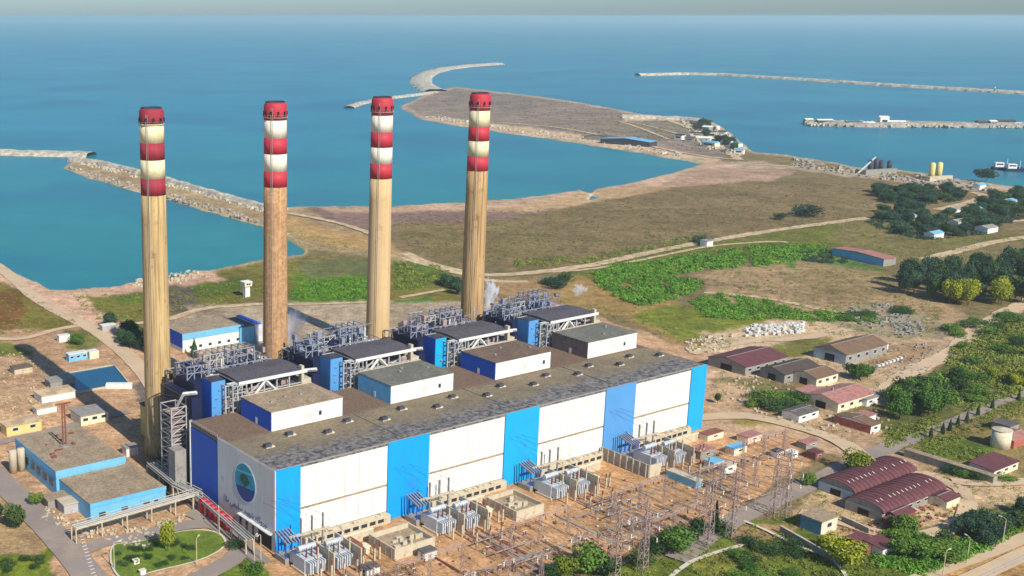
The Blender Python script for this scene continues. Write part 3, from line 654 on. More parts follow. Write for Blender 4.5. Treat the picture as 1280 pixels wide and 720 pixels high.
    for j in range(90):
        x = rn.uniform(-8, 31); y = rn.uniform(16.5, 38); z = rn.uniform(26, 41) - max(0, y - 26) * 1.0; h_ = rn.uniform(1, 4); k.box(x, x + .25, y, y + .25, z, z + h_)
        k.box(x, x + rn.uniform(1, 5), y, y + .25, z + h_, z + h_ + .25)
    k.build('pipe_support', m_steelb, t)['kind'] = 'stuff'
    k = MB()
    for j in range(40):
        x = rn.uniform(-8, 30); y = rn.uniform(17, 37); z = rn.uniform(24, 37) - max(0, y - 27) * .9; k.box(x, x + rn.uniform(1, 5), y, y + rn.uniform(1, 4), z, z + rn.uniform(.8, 4))
    k.build('casing', m_navyshade, t)['kind'] = 'stuff'
    MB().box(2, 30, 17.5, 24, 0, 35.5).build('rear_casing', m_steeld, t); MB().box(-6, 5, 26.5, 33, 0, 27).build('rear_casing', m_steeld, t); MB().box(18.5, 28, 28, 36, 0, 27).build('rear_casing', m_navyshade, t)
    # flue to the chimney
    k = MB().box(10, 20, 27, 34, 9, 17); k.build('chimney_flue', m_cong, t)
    return t
for i in range(4): boiler_house(i)

# far left service tower beside first chimney
t = thing('stair_tower', 'grey open steel stair tower between the first chimney and the blue end wall', 'stair tower', LW(-4, 62), ANG)
MB().frame(0, 6, 0, 8, 0, 31, 1, 9, .4).build('frame', m_steel, t)
k = MB()
for j in range(9): k.box(.2, 5.8, .2, 7.8, 3.4 * j + 1, 3.4 * j + 1.15)
k.each('deck', m_steelp, t); MB().box(1.5, 5, 2, 7, 0, 22).build('lift_shaft', m_cong, t)
MB().box(-2, 2.5, -6, -1, 0, 17).build('casing', m_cong, t)
t = thing('service_building', 'yellowish clad service building behind the first chimney', 'building', LW(12, 108), ANG)
MB().box(0, 14, 0, 12, 0, 13).build('wall', mat('yellow cladding', (196, 186, 110), .7, .1, .2, (150, 140, 90), .4, .3, .3, rib=.5), t); MB().box(-.3, 14.3, -.3, 12.3, 13, 13.6).build('roof', m_roofg, t)
k = MB(); [k.box(2 + 3 * j, 3.6 + 3 * j, -.06, .0, 7, 9) for j in range(4)]; k.each('window', m_glass, t)

# ------------------------------------------------------------------ chimneys
m_conc = [mat('streaked yellow concrete', (196, 168, 118), .9, .1, .1, (112, 88, 56), .2, .2, .8),
          mat('patchy red brown concrete', (184, 142, 102), .9, .2, .5, (206, 164, 116), .35, .55, .7, fine=.8),
          mat('pale buff concrete', (206, 176, 130), .9, .08, .1, (170, 140, 92), .3, .2, .4),
          mat('brown streaked concrete', (190, 156, 108), .9, .1, .1, (100, 74, 48), .25, .2, .9)]
m_bandr = mat('red band paint', (190, 50, 66), .6, .1, .3, (150, 60, 66), .3, .3, .4); m_bandw = mat('cream band paint', (234, 228, 208), .6, .06, .3, (186, 174, 140), .3, .3, .4)
m_bandr2 = mat('worn dark red band paint', (158, 48, 62), .7, .12, .3, (110, 50, 56), .3, .3, .5)
m_bandw1 = mat('yellowed band paint', (226, 216, 176), .6, .06, .3, (190, 176, 120), .3, .3, .4)
pos = [(9.1, 97.7), (63.7, 98.4), (115.9, 97.2), (167.5, 94.1)]
HC = 134.0
def rad(z): return 5.45 - 1.0 * (z / HC) ** .8
clab = ['tall chimney with yellow brown streaked shaft and dull red bands, leftmost', 'tall chimney with patchy red brown shaft, second from the left', 'tall chimney with smooth pale buff shaft, third from the left', 'tall chimney with dark streaked brown shaft, rightmost']
for i, (a, b_) in enumerate(pos):
    t = thing('chimney', clab[i], 'chimney', LW(a, b_, 0), ANG, 'red and white banded chimneys')
    zs = [HC, HC - 7.4, HC - 14.3, HC - 20.6, HC - 27.4, HC - 33.7]; zs = [z + (1.9, .6, .2, .2)[i] for z in zs]; zs[0] = HC
    sh = MB(); zz = np.linspace(0, zs[5], 12); sh.lathe([(6.2, -.5), (6.2, 2)] + [(rad(z), z) for z in zz[1:]], 40).build('shaft', m_conc[i], t, True)
    for j in range(5):
        z0, z1 = zs[j + 1], zs[j]; red = j % 2 == 0
        pr = [(rad(z0) + .02, z0), (rad(z1) + .02, z1)]
        if j == 0: pr = [(rad(z0) + .02, z0), (rad(z1) + .1, z1 - 3.5), (rad(z1) + .06, z1 - 1.0), (rad(z1) - .45, z1)]
        mm = (m_bandr2 if i == 0 else m_bandr) if red else (m_bandw1 if i in (0, 3) else m_bandw)
        MB().lathe(pr, 40).build('red_band' if red else 'white_band', mm, t, False).data.shade_smooth()
    # vents near top, cap ring, platforms, ladder
    k = MB()
    for q_ in range(10):
        th_ = 2 * math.pi * q_ / 10; k.rbox((rad(HC) * math.cos(th_) + .2 * math.cos(th_), rad(HC) * math.sin(th_) + .2 * math.sin(th_), HC - 4.2), (.35, .75, 1.9), th_)
    k.each('vent_opening', m_dark, t)
    MB().lathe([(3.9, HC), (3.9, HC + .5), (3.3, HC + .5), (3.3, HC)], 32).build('cap_ring', m_steeld, t)
    for zp in (HC - 5.8,):
        k = MB(); r_ = rad(zp); k.lathe([(r_, zp), (r_ + .45, zp), (r_ + .45, zp + .1), (r_, zp + .12)], 32, cap=False)
        for q_ in range(20):
            th_ = 2 * math.pi * q_ / 20; x, y = (r_ + .4) * math.cos(th_), (r_ + .4) * math.sin(th_); k.bar((x, y, zp), (x, y, zp + 1.1), .06)
        k.lathe([(r_ + .38, zp + 1.05), (r_ + .43, zp + 1.05), (r_ + .43, zp + 1.1), (r_ + .38, zp + 1.1)], 32, cap=False)
        k.build('platform', m_steel, t)
    k = MB(); th_ = R(-140) ; cx_, sx_ = math.cos(th_), math.sin(th_)
    for s_ in (-.3, .3): k.bar(((5.6) * cx_ - s_ * sx_, 5.6 * sx_ + s_ * cx_, 4), ((4.75) * cx_ - s_ * sx_, 4.75 * sx_ + s_ * cx_, HC - 2), .1)
    k.build('ladder', m_steel, t)
    MB().box(-1.5, 1.5, -6.35, -6.0, 0, 3.4).build('door', m_dark, t)

# ------------------------------------------------------------------ generic buildings
rn_h = random.Random(3); m_wgb = mat('blue grey wall', (158, 176, 186), .8, .1, .3, (110, 120, 128), .4, .3); m_wbl = mat('blue shutters', (84, 136, 160), .7, .2, .6, (60, 80, 90), .4, .5)
def house(name, near, L_, W_, H_, roof, wall, roofm, label, cat='house', z=None, ang=None, rise=1.6, over=.4, windows=0, wallside=None, gx=True, door=False, group=None, flat_over=None, chim=False):
    """near: pixel of the corner nearest the camera at eave height"""
    z = H_ if z is None else z; p = P(near[0], near[1], z); a = ANG if ang is None else R(ang)
    t = thing(name, label, cat, (p.x, p.y, 0), a, group)
    MB().box(0, L_, 0, W_, -.4, H_).build('wall', wall, t)
    if wallside: MB().box(-.06, 0, .0, W_, 0, H_).build('side_wall', wallside, t)
    if roof == 'flat':
        MB().box(-over, L_ + over, -over, W_ + over, H_, H_ + .35).build('roof', roofm, t)
    elif roof == 'gable':
        pr = [(-over, H_ - .05), (W_ / 2, H_ + rise), (W_ + over, H_ - .05), (W_ + over, H_ + .12), (W_ / 2, H_ + rise + .2), (-over, H_ + .12)]
        if gx:
            for hy, nm in ((0, 0), (1, 1)):
                y0, y1 = (-over, W_ / 2) if hy == 0 else (W_ / 2, W_ + over); zz0, zz1 = (H_, H_ + rise) if hy == 0 else (H_ + rise, H_)
                k = MB().hprism([(y0, zz0), (y1, zz1), (y1, zz1 + .2), (y0, zz0 + .2)], -over, L_ + over); k.build('roof', roofm if hy == 0 or not isinstance(roofm, tuple) else roofm, t)
            MB().hprism([(0, H_), (W_, H_), (W_ / 2, H_ + rise - .05)], .02, L_ - .02).build('gable', wall, t)
            MB().box(-over, L_ + over, W_ / 2 - .15, W_ / 2 + .15, H_ + rise + .1, H_ + rise + .3).build('ridge', m_cong, t)
    elif roof == 'shed':
        MB().hprism([(-over, H_), (W_ + over, H_ + rise), (W_ + over, H_ + rise + .2), (-over, H_ + .2)], -over, L_ + over).build('roof', roofm, t)
        MB().hprism([(0, H_), (W_, H_), (W_, H_ + rise - .02)], .02, L_ - .02).build('gable', wall, t)
    elif roof == 'barrel':
        n_ = 14; arc = [(W_ / 2 - (W_ / 2 + over) * math.cos(math.pi * j / n_), H_ + rise * math.sin(math.pi * j / n_)) for j in range(n_ + 1)]
        arc2 = [(W_ / 2 - (W_ / 2 + over + .15) * math.cos(math.pi * j / n_), H_ + .02 + (rise + .15) * math.sin(math.pi * j / n_)) for j in range(n_ + 1)]
        MB().hprism(arc[::-1] + arc2, 0, L_).build('roof', roofm, t)
        for x in np.arange(1.6, L_ - 1, 2.6):
            rb = [(W_ / 2 - (W_ / 2 + over + .17) * math.cos(math.pi * j / n_), H_ + .04 + (rise + .17) * math.sin(math.pi * j / n_)) for j in range(n_ + 1)]; rb2 = [(W_ / 2 - (W_ / 2 + over + .3) * math.cos(math.pi * j / n_), H_ + .04 + (rise + .3) * math.sin(math.pi * j / n_)) for j in range(n_ + 1)]
            MB().hprism(rb[::-1] + rb2, x, x + .3).build('rib', m_maroon, t)
            if rn_h.random() < .8: yq = W_ * .27; zq = H_ + rise * .86; MB().rbox((x + 1.2, yq, zq + .28), (.3, 1.8, .1), 0, .42).build('skylight', m_steelw, t)
        MB().hprism([(W_ / 2 - (W_ / 2) * math.cos(math.pi * j / n_), H_ + (rise - .1) * math.sin(math.pi * j / n_)) for j in range(n_ + 1)][::-1], .3, L_ - .3).build('gable', wall, t)
    if windows:
        for j in range(windows):
            x = L_ * (j + .5) / windows; w1 = min(1.3, L_ / windows * .3); f_ = MB().box(x - w1, x + w1, -.06, .0, H_ * .4, H_ * .78).build('window', m_steelw, t)
            MB().box(x - w1 + .15, x + w1 - .15, -.1, -.06, H_ * .4 + .15, H_ * .78 - .15).build('pane', m_glass, f_)
    if door: MB().box(-.12, -.062, W_ * .35, W_ * .65, 0, H_ * .75).build('door', m_dark, t)
    if chim: MB().box(L_ * .3, L_ * .3 + .8, W_ * .5, W_ * .5 + .8, H_ + .3, H_ + rise + 1.4).build('vent_stack', m_cong, t)
    return t

# village to the right of the plant
house('workshop', (932, 459.4), 33, 21, 4, 'gable', m_cong, m_maroon, 'wide shed with purple maroon roof beside the heap of white blocks', 'shed', windows=5, rise=2.4, door=True)
house('outbuilding', (915, 455), 10, 8, 3, 'shed', m_cong, m_maroon, 'small maroon roofed lean-to at the left end of the wide maroon shed', 'shed', rise=.8)
house('barn', (981, 469), 27, 13, 4, 'gable', m_cong, m_brownd, 'low barn with dark brown gable roof between the maroon shed and the lighter brown roof', 'barn', windows=4, rise=2.2, door=True)
house('barn', (1021, 474), 17, 13, 4, 'gable', m_cream, m_brown, 'low house with light brown roof right of the dark brown barn', 'house', windows=3, rise=2, door=True)
house('barn', (1058, 444), 36, 17, 5, 'gable', m_cong, m_brown, 'long brown roofed barn with grey end behind the village yard', 'barn', windows=5, rise=3, wallside=m_wgb, door=True)
house('barn', (1100, 432), 8, 6, 3, 'shed', m_whitew, m_cong, 'small white walled lean-to at the right end of the long brown barn', 'shed', rise=.6)
house('old_house', (1048, 505), 27, 16, 4, 'gable', m_cream, m_maroonp, 'large ruinous house with pale red tiled roof', 'house', windows=4, rise=2.2, door=True, chim=True)
house('outbuilding', (1012, 494), 12, 7, 3, 'shed', m_cream, m_maroonp, 'small pale red lean-to at the left of the ruinous red roofed house', 'shed', rise=.8)
house('outbuilding', (1084, 500), 12, 7, 3, 'flat', m_whitew, m_cong, 'small white walled hut below the big pale red roof', 'hut', windows=2)
house('shed', (999, 520), 14, 8, 3, 'gable', m_whitew, m_roofg, 'small white shed with grey roof below the dense shrubs', 'shed', rise=.8, windows=2)
house('brick_house', (1089, 533), 7, 16, 3.2, 'gable', m_whitew, m_brown, 'brown roofed house with red brick side wall by the road junction', 'house', rise=1.2, wallside=m_brick, windows=1)
house('outbuilding', (1082, 522), 8, 5, 2.6, 'flat', m_whitew, m_maroonp, 'tiny white hut with reddish roof behind the brick house', 'hut')
house('warehouse', (1067, 617), 40, 13.2, 3.0, 'barrel', m_cong, m_maroon, 'purple barrel roofed warehouse, the rear one of the pair', 'warehouse', rise=2.5, wallside=m_wgb, door=True)
house('warehouse', (1103, 642), 40, 13.2, 3.0, 'barrel', m_cong, m_maroon, 'purple barrel roofed warehouse, the front one of the pair', 'warehouse', rise=2.5, door=True, windows=8)
house('yellow_hut', (1027.5, 653.4), 9, 7.5, 4.5, 'flat', m_cream, m_rooft, 'small square cream building with flat sandy roof and blue shutters', 'building', wallside=m_wbl, windows=1, over=.3)
house('red_shed', (1084, 684), 7, 7, 2.8, 'shed', m_rust, m_maroon, 'little red roofed hut, left of the two in the green thicket', 'hut', rise=.7)
house('red_shed', (1104, 687), 8.5, 6, 2.8, 'shed', m_whitew, m_maroon, 'little maroon roofed hut with white wall, right of the two in the thicket', 'hut', rise=.7)
house('annex', (1124, 647), 10, 5.5, 2.8, 'gable', m_rust, m_maroon, 'low red annex in front of the front barrel warehouse', 'shed', rise=.8)
house('annex', (1119, 655), 7, 4, 2.3, 'shed', m_rust, m_maroon, 'lowest red lean-to at the corner of the front warehouse', 'shed', rise=.5)
house('shed', (1184, 627), 8.5, 6.5, 2.8, 'gable', m_cream, m_maroon, 'small maroon roofed shed by the bend in the dirt road', 'shed', rise=.9)
house('long_shed', (1242, 597), 3.0, 33, 2.6, 'flat', m_cong, m_rooft, 'long narrow wall-like shed behind a strip of hedge', 'shed', over=.2)
house('long_shed', (1243, 589), 18, 9, 3, 'shed', m_cream, m_maroon, 'purple roofed shed at the end of the long narrow shed', 'shed', rise=.7, windows=3)
house('shed', (1268, 552), 14, 8, 3, 'gable', m_brick, m_maroonp, 'reddish roofed shed at the right edge behind the water tank', 'shed', rise=1)
house('shed', (1262, 534), 8, 7, 3, 'flat', m_cong, m_roofg, 'grey flat hut at the right edge above the reddish shed', 'hut')
# coast side buildings
house('long_barn', (1105, 324), 12, 42, 5, 'gable', m_cong, m_maroonp, 'long barn with pinkish roof and blue grey wall by the pale road', 'barn', rise=1.2, ang=24, wallside=m_lbluel)
for q_, (px, L_, W_, lb) in enumerate([((1137, 271), 12, 9, 'white hut among the trees near the coast road'), ((1195, 262), 14, 9, 'pale hut between the two dark groves'), ((1222, 262), 10, 7, 'small white hut right of the pale track'), ((1198, 278), 16, 9, 'grey roofed hut inside the lower grove'), ((1262, 252), 14, 9, 'pale hut at the right edge by the shore'), ((1235, 286), 16, 10, 'bluish hut at the lower edge of the grove'), ((1168, 293), 14, 8, 'white hut below the lower grove'), ((1262, 330), 18, 9, 'pale roofed hut behind the wood at the right edge'), ((1225, 232), 12, 7, 'white hut on the shore beside the lone dark tree')]):
    house('hut', px, L_, W_, 4, 'gable', m_whitew, m_cong if q_ % 2 else m_lblue, lb, 'hut', rise=1.4, group='huts near the coast')
house('shore_shed', (812, 178), 22, 70, 6, 'gable', m_steeld, m_lblue, 'long dark blue shed on the sandy spit', 'shed', ang=47, rise=3)
house('shore_shed', (767, 173), 18, 45, 4, 'gable', m_cong, m_roofg, 'grey shed left of the dark blue one on the sandy spit', 'shed', ang=47, rise=3)
house('gate_house', (884, 302), 7, 6, 4, 'flat', m_whitew, m_cong, 'small white hut beside the coast road across the meadow', 'hut')

# left side buildings
bw = house('workshop', (228, 419), 36, 27, 9, 'flat', m_whitew, m_rooft, 'large workshop with flat tan roof, light blue fascia and white lower wall', 'workshop', over=.1)
MB().box(-.2, 36.2, -.25, -.02, 6.2, 9.6).build('fascia', m_lblue, bw); MB().box(-.25, -.02, -.2, 27.2, 2, 9.6).build('fascia', m_blued, bw)
k = MB(); [k.box(2 + 4.2 * j, 4.8 + 4.2 * j, -.14, -.02, 4.5, 6.0) for j in range(8)]; k.each('window_band', m_steelw, bw)
for j in range(6): MB().box(4 + 5.6 * j, 5.8 + 5.6 * j, -.1, -.02, 1.2, 2.6).build('window', m_glass, bw)
be = house('workshop', (322, 406), 3, 22, 9, 'flat', m_whitew, m_blued, 'narrow white and blue end block at the right of the tan roofed workshop', 'building', over=.05)
house('workshop', (300, 410), 9, 20, 8.2, 'flat', m_lblue, m_slate, 'middle bay with chimney shadow painted on its roof, beside the tan roofed workshop', 'building', over=.1)  # slate colour paints the chimney shadow over a blue roof
wt = thing('watch_tower', 'small white watch tower with wider cabin on top in the green field', 'watch tower', P(308, 371), ANG)
MB().box(-1.6, 1.6, -1.6, 1.6, 0, 7).build('shaft', m_whitew, wt); MB().box(-2.6, 2.6, -2.6, 2.6, 7, 9.4).build('cabin', m_cream, wt); MB().box(-2.9, 2.9, -2.9, 2.9, 9.4, 9.8).build('roof', m_whitew, wt)
for d in (-1, 1): MB().box(-1.4 + (d > 0) * 1.6, -.2 + (d > 0) * 1.6, -2.66, -2.6, 7.8, 8.9).build('window', m_glass, wt)

pa = house('pump_house', (70, 592), 27, 40, 8.5, 'flat', m_lblue, m_rooft, 'light blue treatment building with higher roof carrying a rusty mast', 'building', over=.1, wallside=m_lbluel)
MB().box(-.2, 27.2, -.2, -.02, 6.9, 9.4).build('fascia', m_lblue, pa); MB().box(-.2, -.02, .0, 40.1, 6.9, 9.4).build('fascia', m_lbluel, pa)
for j in range(6): MB().box(-.14, -.07, 3 + 6 * j, 6.5 + 6 * j, 2.5, 5.2).build('window', m_glass, pa)
k = MB()
for j in range(9): x = random.uniform(4, 23); y = random.uniform(4, 34); k.box(x, x + random.uniform(.6, 2), y, y + random.uniform(.6, 1.6), 8.85, 8.85 + random.uniform(.3, .9))
k.each('roof_unit', m_rust, pa)
pb = house('pump_house', (113, 632), 28.5, 30, 6, 'flat', m_lblue, m_rooft, 'light blue treatment building with lower plain tan roof nearest the pipe bridge', 'building', over=.1, wallside=m_lbluel)
MB().box(-.2, 28.7, -.2, -.02, 5, 6.6).build('fascia', m_lbluel, pb)
for j in range(6): MB().box(3 + 4.2 * j, 5.4 + 4.2 * j, -.16, -.02, 1.2, 2.6).build('window', m_lbluel if j % 2 else m_glass, pb)
MB().box(24, 25.4, -.2, -.02, 0, 2.6).build('door', m_dark, pb)
# rusty mast on roof
q0 = P(81, 557, 9); t = thing('mast', 'rusty brown steel mast rising from the light blue building roof', 'mast', (q0.x, q0.y, 8.9), ANG)
k = MB()
for sx in (-.9, .9): k.tube((sx * .7, 0, 0), (sx * .5, 0, 17), .36, .28, 8)
for z in range(1, 17, 2): k.bar((-.9, 0, z), (.9, 0, z + 1), .2)
k.build('leg', m_rust, t); MB().box(-3, 3, -.3, .3, 16.5, 17).build('crossbar', m_rust, t); MB().lathe([(1.8, -.05), (1.8, .5)], 12).build('base', m_cong, t)

house('small_building', (101, 521), 12.5, 11, 4, 'flat', m_cream, m_cong, 'small cream building with pale grey roof below the dark basin', 'building', windows=3)
house('shed', (46, 512), 9, 5, 2.6, 'flat', m_whitew, m_tan, 'low white shed on the bare ground left of the small cream building', 'shed')
house('shed', (8, 534), 15, 7, 4, 'flat', mat('yellow render', (222, 194, 130), .85, .06), m_tan, 'long low yellow shed at the left edge', 'shed', windows=2)
house('shed', (52, 496), 16, 9, 3, 'flat', m_whitew, m_tan, 'tan roofed shed left of the dark blue basin', 'shed')
house('container', (86, 444), 10, 4, 3.4, 'flat', m_lblue, m_steelw, 'pale blue cabin with white roof below a green tree', 'cabin', windows=3, over=.1)
house('container', (112, 441), 5, 4.5, 3.4, 'flat', m_cream, m_steelw, 'cream cabin joined beside the pale blue one', 'cabin', over=.1)
house('hut', (74, 421), 6, 3.5, 3, 'flat', m_whitew, m_steelw, 'tiny white hut beside the road across the field', 'hut', over=.1)
house('hut', (128, 408), 8, 4, 3, 'flat', m_steel, m_steelw, 'tiny hut at the road junction by the dark trees', 'hut', over=.1)
house('shed', (63, 478), 12, 7, 3, 'flat', m_cong, m_cong, 'grey flat shed in the shadow of the first chimney', 'shed')
house('shed', (158, 561), 5, 4, 3.2, 'flat', m_whitew, m_cong, 'white hut behind the light blue building', 'hut')
house('shed', (18, 462), 9, 6, 2.6, 'flat', m_con, m_roofb, 'brown roofed shed on bare soil at the left edge', 'shed')
house('shed', (60, 626), 10, 5, 3, 'flat', m_cong, m_rooft, 'low tan roofed lean-to under the light blue building', 'shed')
house('shed', (80, 632), 10, 6, 3.4, 'flat', m_steel, m_con, 'grey pump shed at the corner by the asphalt road', 'shed')
t = thing('silo', 'pair of short weathered concrete silos beside the light blue building', 'silo', P(17, 590), ANG)
for x in (0, 3.2): MB().lathe([(1.5, 0), (1.5, 8.5), (1.3, 8.9)], 16, (x, 0)).build('tank', m_con, t, True)
# basin
pts = [P(u, v) for u, v in [(93, 492), (160, 480), (142, 458), (78, 469)]]
t = thing('settling_basin', 'dark blue water basin with concrete rim', 'basin')
c_ = sum(pts, Vector()) / 4; out = [c_ + (p - c_) * 1.05 for p in pts]
k = MB()
for i in range(4):
    a, b2, c2, d2 = out[i], out[(i + 1) % 4], pts[(i + 1) % 4], pts[i]
    k.add([(a.x, a.y, 0), (b2.x, b2.y, 0), (b2.x, b2.y, .9), (a.x, a.y, .9), (c2.x, c2.y, .9), (d2.x, d2.y, .9), (c2.x, c2.y, 0), (d2.x, d2.y, 0)], [(0, 1, 2, 3), (3, 2, 4, 5), (5, 4, 6, 7)])
k.build('rim', m_con, t); k = MB(); k.add([(p.x, p.y, .45) for p in pts][::-1], [(0, 1, 2, 3)]); k.build('water', m_pond, t)
p = P(150, 488); MB().box(0, 12, 0, 3.5, 0, 2).build('inlet_block', m_whitew, t).location = P(132, 486)

# ------------------------------------------------------------------ pipe bridges and red tanks
def bridge(label, px, z=5, wdt=3, n_p=3):
    pts = [P(u, v, z) for u, v in px]; t = thing('pipe_bridge', label, 'pipe bridge', (0, 0, 0))
    k = MB(); pk = MB(); lg = []
    for a, b2 in zip(pts[:-1], pts[1:]):
        d = (b2 - a); L_ = d.length; d.normalize(); nr = Vector((-d.y, d.x, 0))
        for sd in (-1, 1):
            o_ = nr * sd * wdt / 2; k.bar(a + o_, b2 + o_, .35); k.bar(a + o_ + Vector((0, 0, 1.2)), b2 + o_ + Vector((0, 0, 1.2)), .2)
        for j in range(n_p):
            o_ = nr * (wdt * (.8 * j / (n_p - 1) - .4)) + Vector((0, 0, .4)); pk.tube(a + o_, b2 + o_, .28, n=8)
        m_ = max(1, int(L_ / 9))
        for j in range(m_ + 1):
            p_ = a + d * L_ * j / m_
            lg.append((p_, nr))
    k.build('deck_frame', m_con, t); pk.build('pipe', m_steel, t)['kind'] = 'stuff'
    for p_, nr in lg:
        q_ = MB()
        for sd in (-1, 1): q_.box(-.22, .22, -.22, .22, 0, z) if False else q_.tube((p_ + nr * sd * wdt / 2).to_2d().to_3d(), p_ + nr * sd * wdt / 2, .28, n=6)
        q_.each('support', m_con, t)
    return t
bridge('long concrete pipe bridge in front of the light blue building', [(92, 660), (245, 617)], 5, 3.2)
bridge('pipe bridge running along the foot of the blue end wall', [(245, 617), (312, 676)], 4.5, 2.6)
bridge('pipe bridge leading from the first chimney to the blue end wall', [(190, 580), (222, 606), (247, 618)], 5, 4.0, 4)
t = thing('red_tank_row', 'row of upright red tanks at the foot of the blue end wall', 'red tanks', LW(-4.5, 20), ANG)
for j in range(6):
    MB().lathe([(1.5, 0), (1.5, 4.6), (1.1, 5.3), (0, 5.5)], 14, (0, 2 + 3.3 * j)).build('tank', m_red, t, True)
MB().box(-1.9, 1.9, 0, 21, 0, .5).build('plinth', m_con, t)
t = thing('fence', 'low dark rail fence along the road below the end wall', 'fence')
k = MB(); a, b2 = P(282, 664), P(318, 696)
for j in range(12): q_ = a.lerp(b2, j / 11); k.bar(q_, q_ + Vector((0, 0, 1.4)), .16)
for z in (.7, 1.4): k.bar(a + Vector((0, 0, z)), b2 + Vector((0, 0, z)), .16)
k.build('rails', m_steeld, t)

# ------------------------------------------------------------------ transformer bays and substation
def transformer(label, loc):
    t = thing('transformer', label, 'transformer', loc, ANG, 'main transformers before the turbine hall')
    MB().box(0, 9, -3.2, 3.2, .6, 5.0).build('tank', m_trf, t); MB().box(-.6, 9.6, -3.8, 3.8, -.2, .6).build('plinth', m_con, t)
    for sy in (-1, 1):
        k = MB()
        for j in range(7):
            x = .4 + j * 1.2; y0, y1 = (-5.8, -3.4) if sy < 0 else (3.4, 5.4)
            k.box(x, x + .75, y0, y1, 1, 4.7)
        k.build('radiator', m_trf, t)
    MB().tube((-.5, 0, 7.4), (8, 0, 7.4), .9, n=14).build('conservator', m_trf, t)
    k = MB(); [k.bar((x, 0, 5), (x, 0, 6.8), .3) for x in (1, 6.5)]; k.each('bracket', m_steel, t)
    for x in (2, 4.6, 7.2):
        bsh = MB(); bsh.lathe([(.35, 5), (.3, 5.4), (.45, 5.5), (.28, 5.7), (.42, 6.1), (.26, 6.4), (.38, 6.8), (.2, 7.4), (.12, 8.2)], 10, (x, -2)); bsh.build('bushing', m_porc, t)
    MB().box(10.2, 10.8, -8, 6, -.2, 7.0).build('blast_wall', m_con, t); t.scale = (.74, 1, 1)
    return t
tl = ['grey main transformer at the hall corner, nearest the camera', 'grey main transformer at the first full blue stripe', 'grey main transformer at the cyan blue stripe', 'grey main transformer at the faded blue stripe']
for i in range(4):
    a0 = -1 + 52.8 * i
    transformer(tl[i], LW(a0, -15))
    transformer(['second transformer of the bay at the hall corner', 'second transformer of the bay at the first full blue stripe', 'second transformer of the bay at the cyan blue stripe', 'second transformer of the bay at the faded blue stripe'][i], LW(a0 + 9.2, -16.5))
    if i or True:
        t = thing('busbar_canopy', ['slatted blue busbar frame at the hall corner', 'slatted blue busbar frame at the first full blue stripe', 'slatted blue busbar frame at the cyan stripe', 'slatted blue busbar frame at the faded stripe'][i], 'busbar frame', LW(a0 - 1, -9.5), ANG, 'busbar frames on the hall wall'); t.scale = (.62, .7, .9)
        k = MB()
        for j in range(5): k.rbox((j * 1.9 + .4, 4.5, 8.6), (.75, 9.6, .7), 0, .22)
        k.build('duct', m_steelb, t)
        k = MB()
        for j in (0, 2, 4): k.box(j * 1.9 + .2, j * 1.9 + .6, .8, 1.2, 2, 7.4); k.box(j * 1.9 + .2, j * 1.9 + .6, 7, 7.4, 2, 8.8)
        k.each('support', m_blued, t); MB().box(-.5, 8.5, .2, 8.6, 0, 2).build('base', m_cong, t)
    # gantry posts above bay
    t = thing('bay_gantry', ['post gantry over the corner transformers', 'post gantry over the transformers at the first full blue stripe', 'post gantry over the transformers at the cyan stripe', 'post gantry over the transformers at the faded stripe'][i], 'gantry', LW(a0, -7), ANG, 'post gantries over the transformers')
    for j in range(3): MB().box(6 + j * 4.2, 6.5 + j * 4.2, -.25, .25, 0, 13).build('post', m_cong, t)
    for j in range(4): MB().box(3.5 + j * 4, 3.9 + j * 4, -13.2, -12.8, 0, 9).build('post', m_con, t)
    MB().box(2, 17, -.35, .35, 7.2, 7.8).build('beam', m_con, t)
    k = MB()
    for j in range(3): k.path([(6.2 + j * 4.2, -.5, 12.3), (1 + j * 4, 3, 15.5), (-4 + j * 3, 6.4, 18.5)], .05, 4)
    for j in range(3): k.path([(6.2 + j * 4.2, -.5, 12.3), (6.2 + j * 4.2, -22, 9.6), (6.2 + j * 4.2, -47, 12.5)], .05, 4)
    k.build('wire', m_steeld, t)
    # small posts in front of the transformers
pst = None
for i in range(4):
    for j, (da, db) in enumerate([(2, -24), (6, -24), (10, -25), (15, -25), (18, -24), (24, -22), (26, -22), (6, -31), (11, -32), (16, -32)]):
        loc = LW(-1 + 52.8 * i + da, db)
        if pst is None:
            pst = thing('insulator_post', 'brown topped insulator post before the transformers at the hall corner', 'insulator post', loc, ANG, 'insulator posts before the transformers')
            MB().box(-.28, .28, -.28, .28, 0, 4.2).build('stalk', m_con, pst); MB().lathe([(.3, 4.2), (.18, 4.5), (.3, 4.8), (.18, 5.1), (.28, 5.4), (.15, 5.8)], 8).build('insulator', m_porc, pst)
        else: dup(pst, loc, ANG, 'brown topped insulator post before the transformers at the ' + ['hall corner', 'first full blue stripe', 'cyan stripe', 'faded stripe'][i])
for i in range(4):
    t = thing('busbar_run', 'low busbar run leading down from the transformers at the ' + ['hall corner', 'first full blue stripe', 'cyan stripe', 'faded stripe'][i], 'busbars', LW(2 + 52.8 * i, -26), ANG, 'busbar runs of the substation')
    for j in range(6): MB().box(j * 3.1, j * 3.1 + .13, -36, 0, 2.9, 3.0).build('bar', m_steelp, t)
    for q_ in range(4): k = MB(); k.box(-.5, 16.5, -8 - q_ * 9, -7.7 - q_ * 9, 2.6, 2.9); k.box(0, .3, -8 - q_ * 9, -7.7 - q_ * 9, 0, 2.6); k.box(15.4, 15.7, -8 - q_ * 9, -7.7 - q_ * 9, 0, 2.6); k.build('trestle', m_steelp, t)
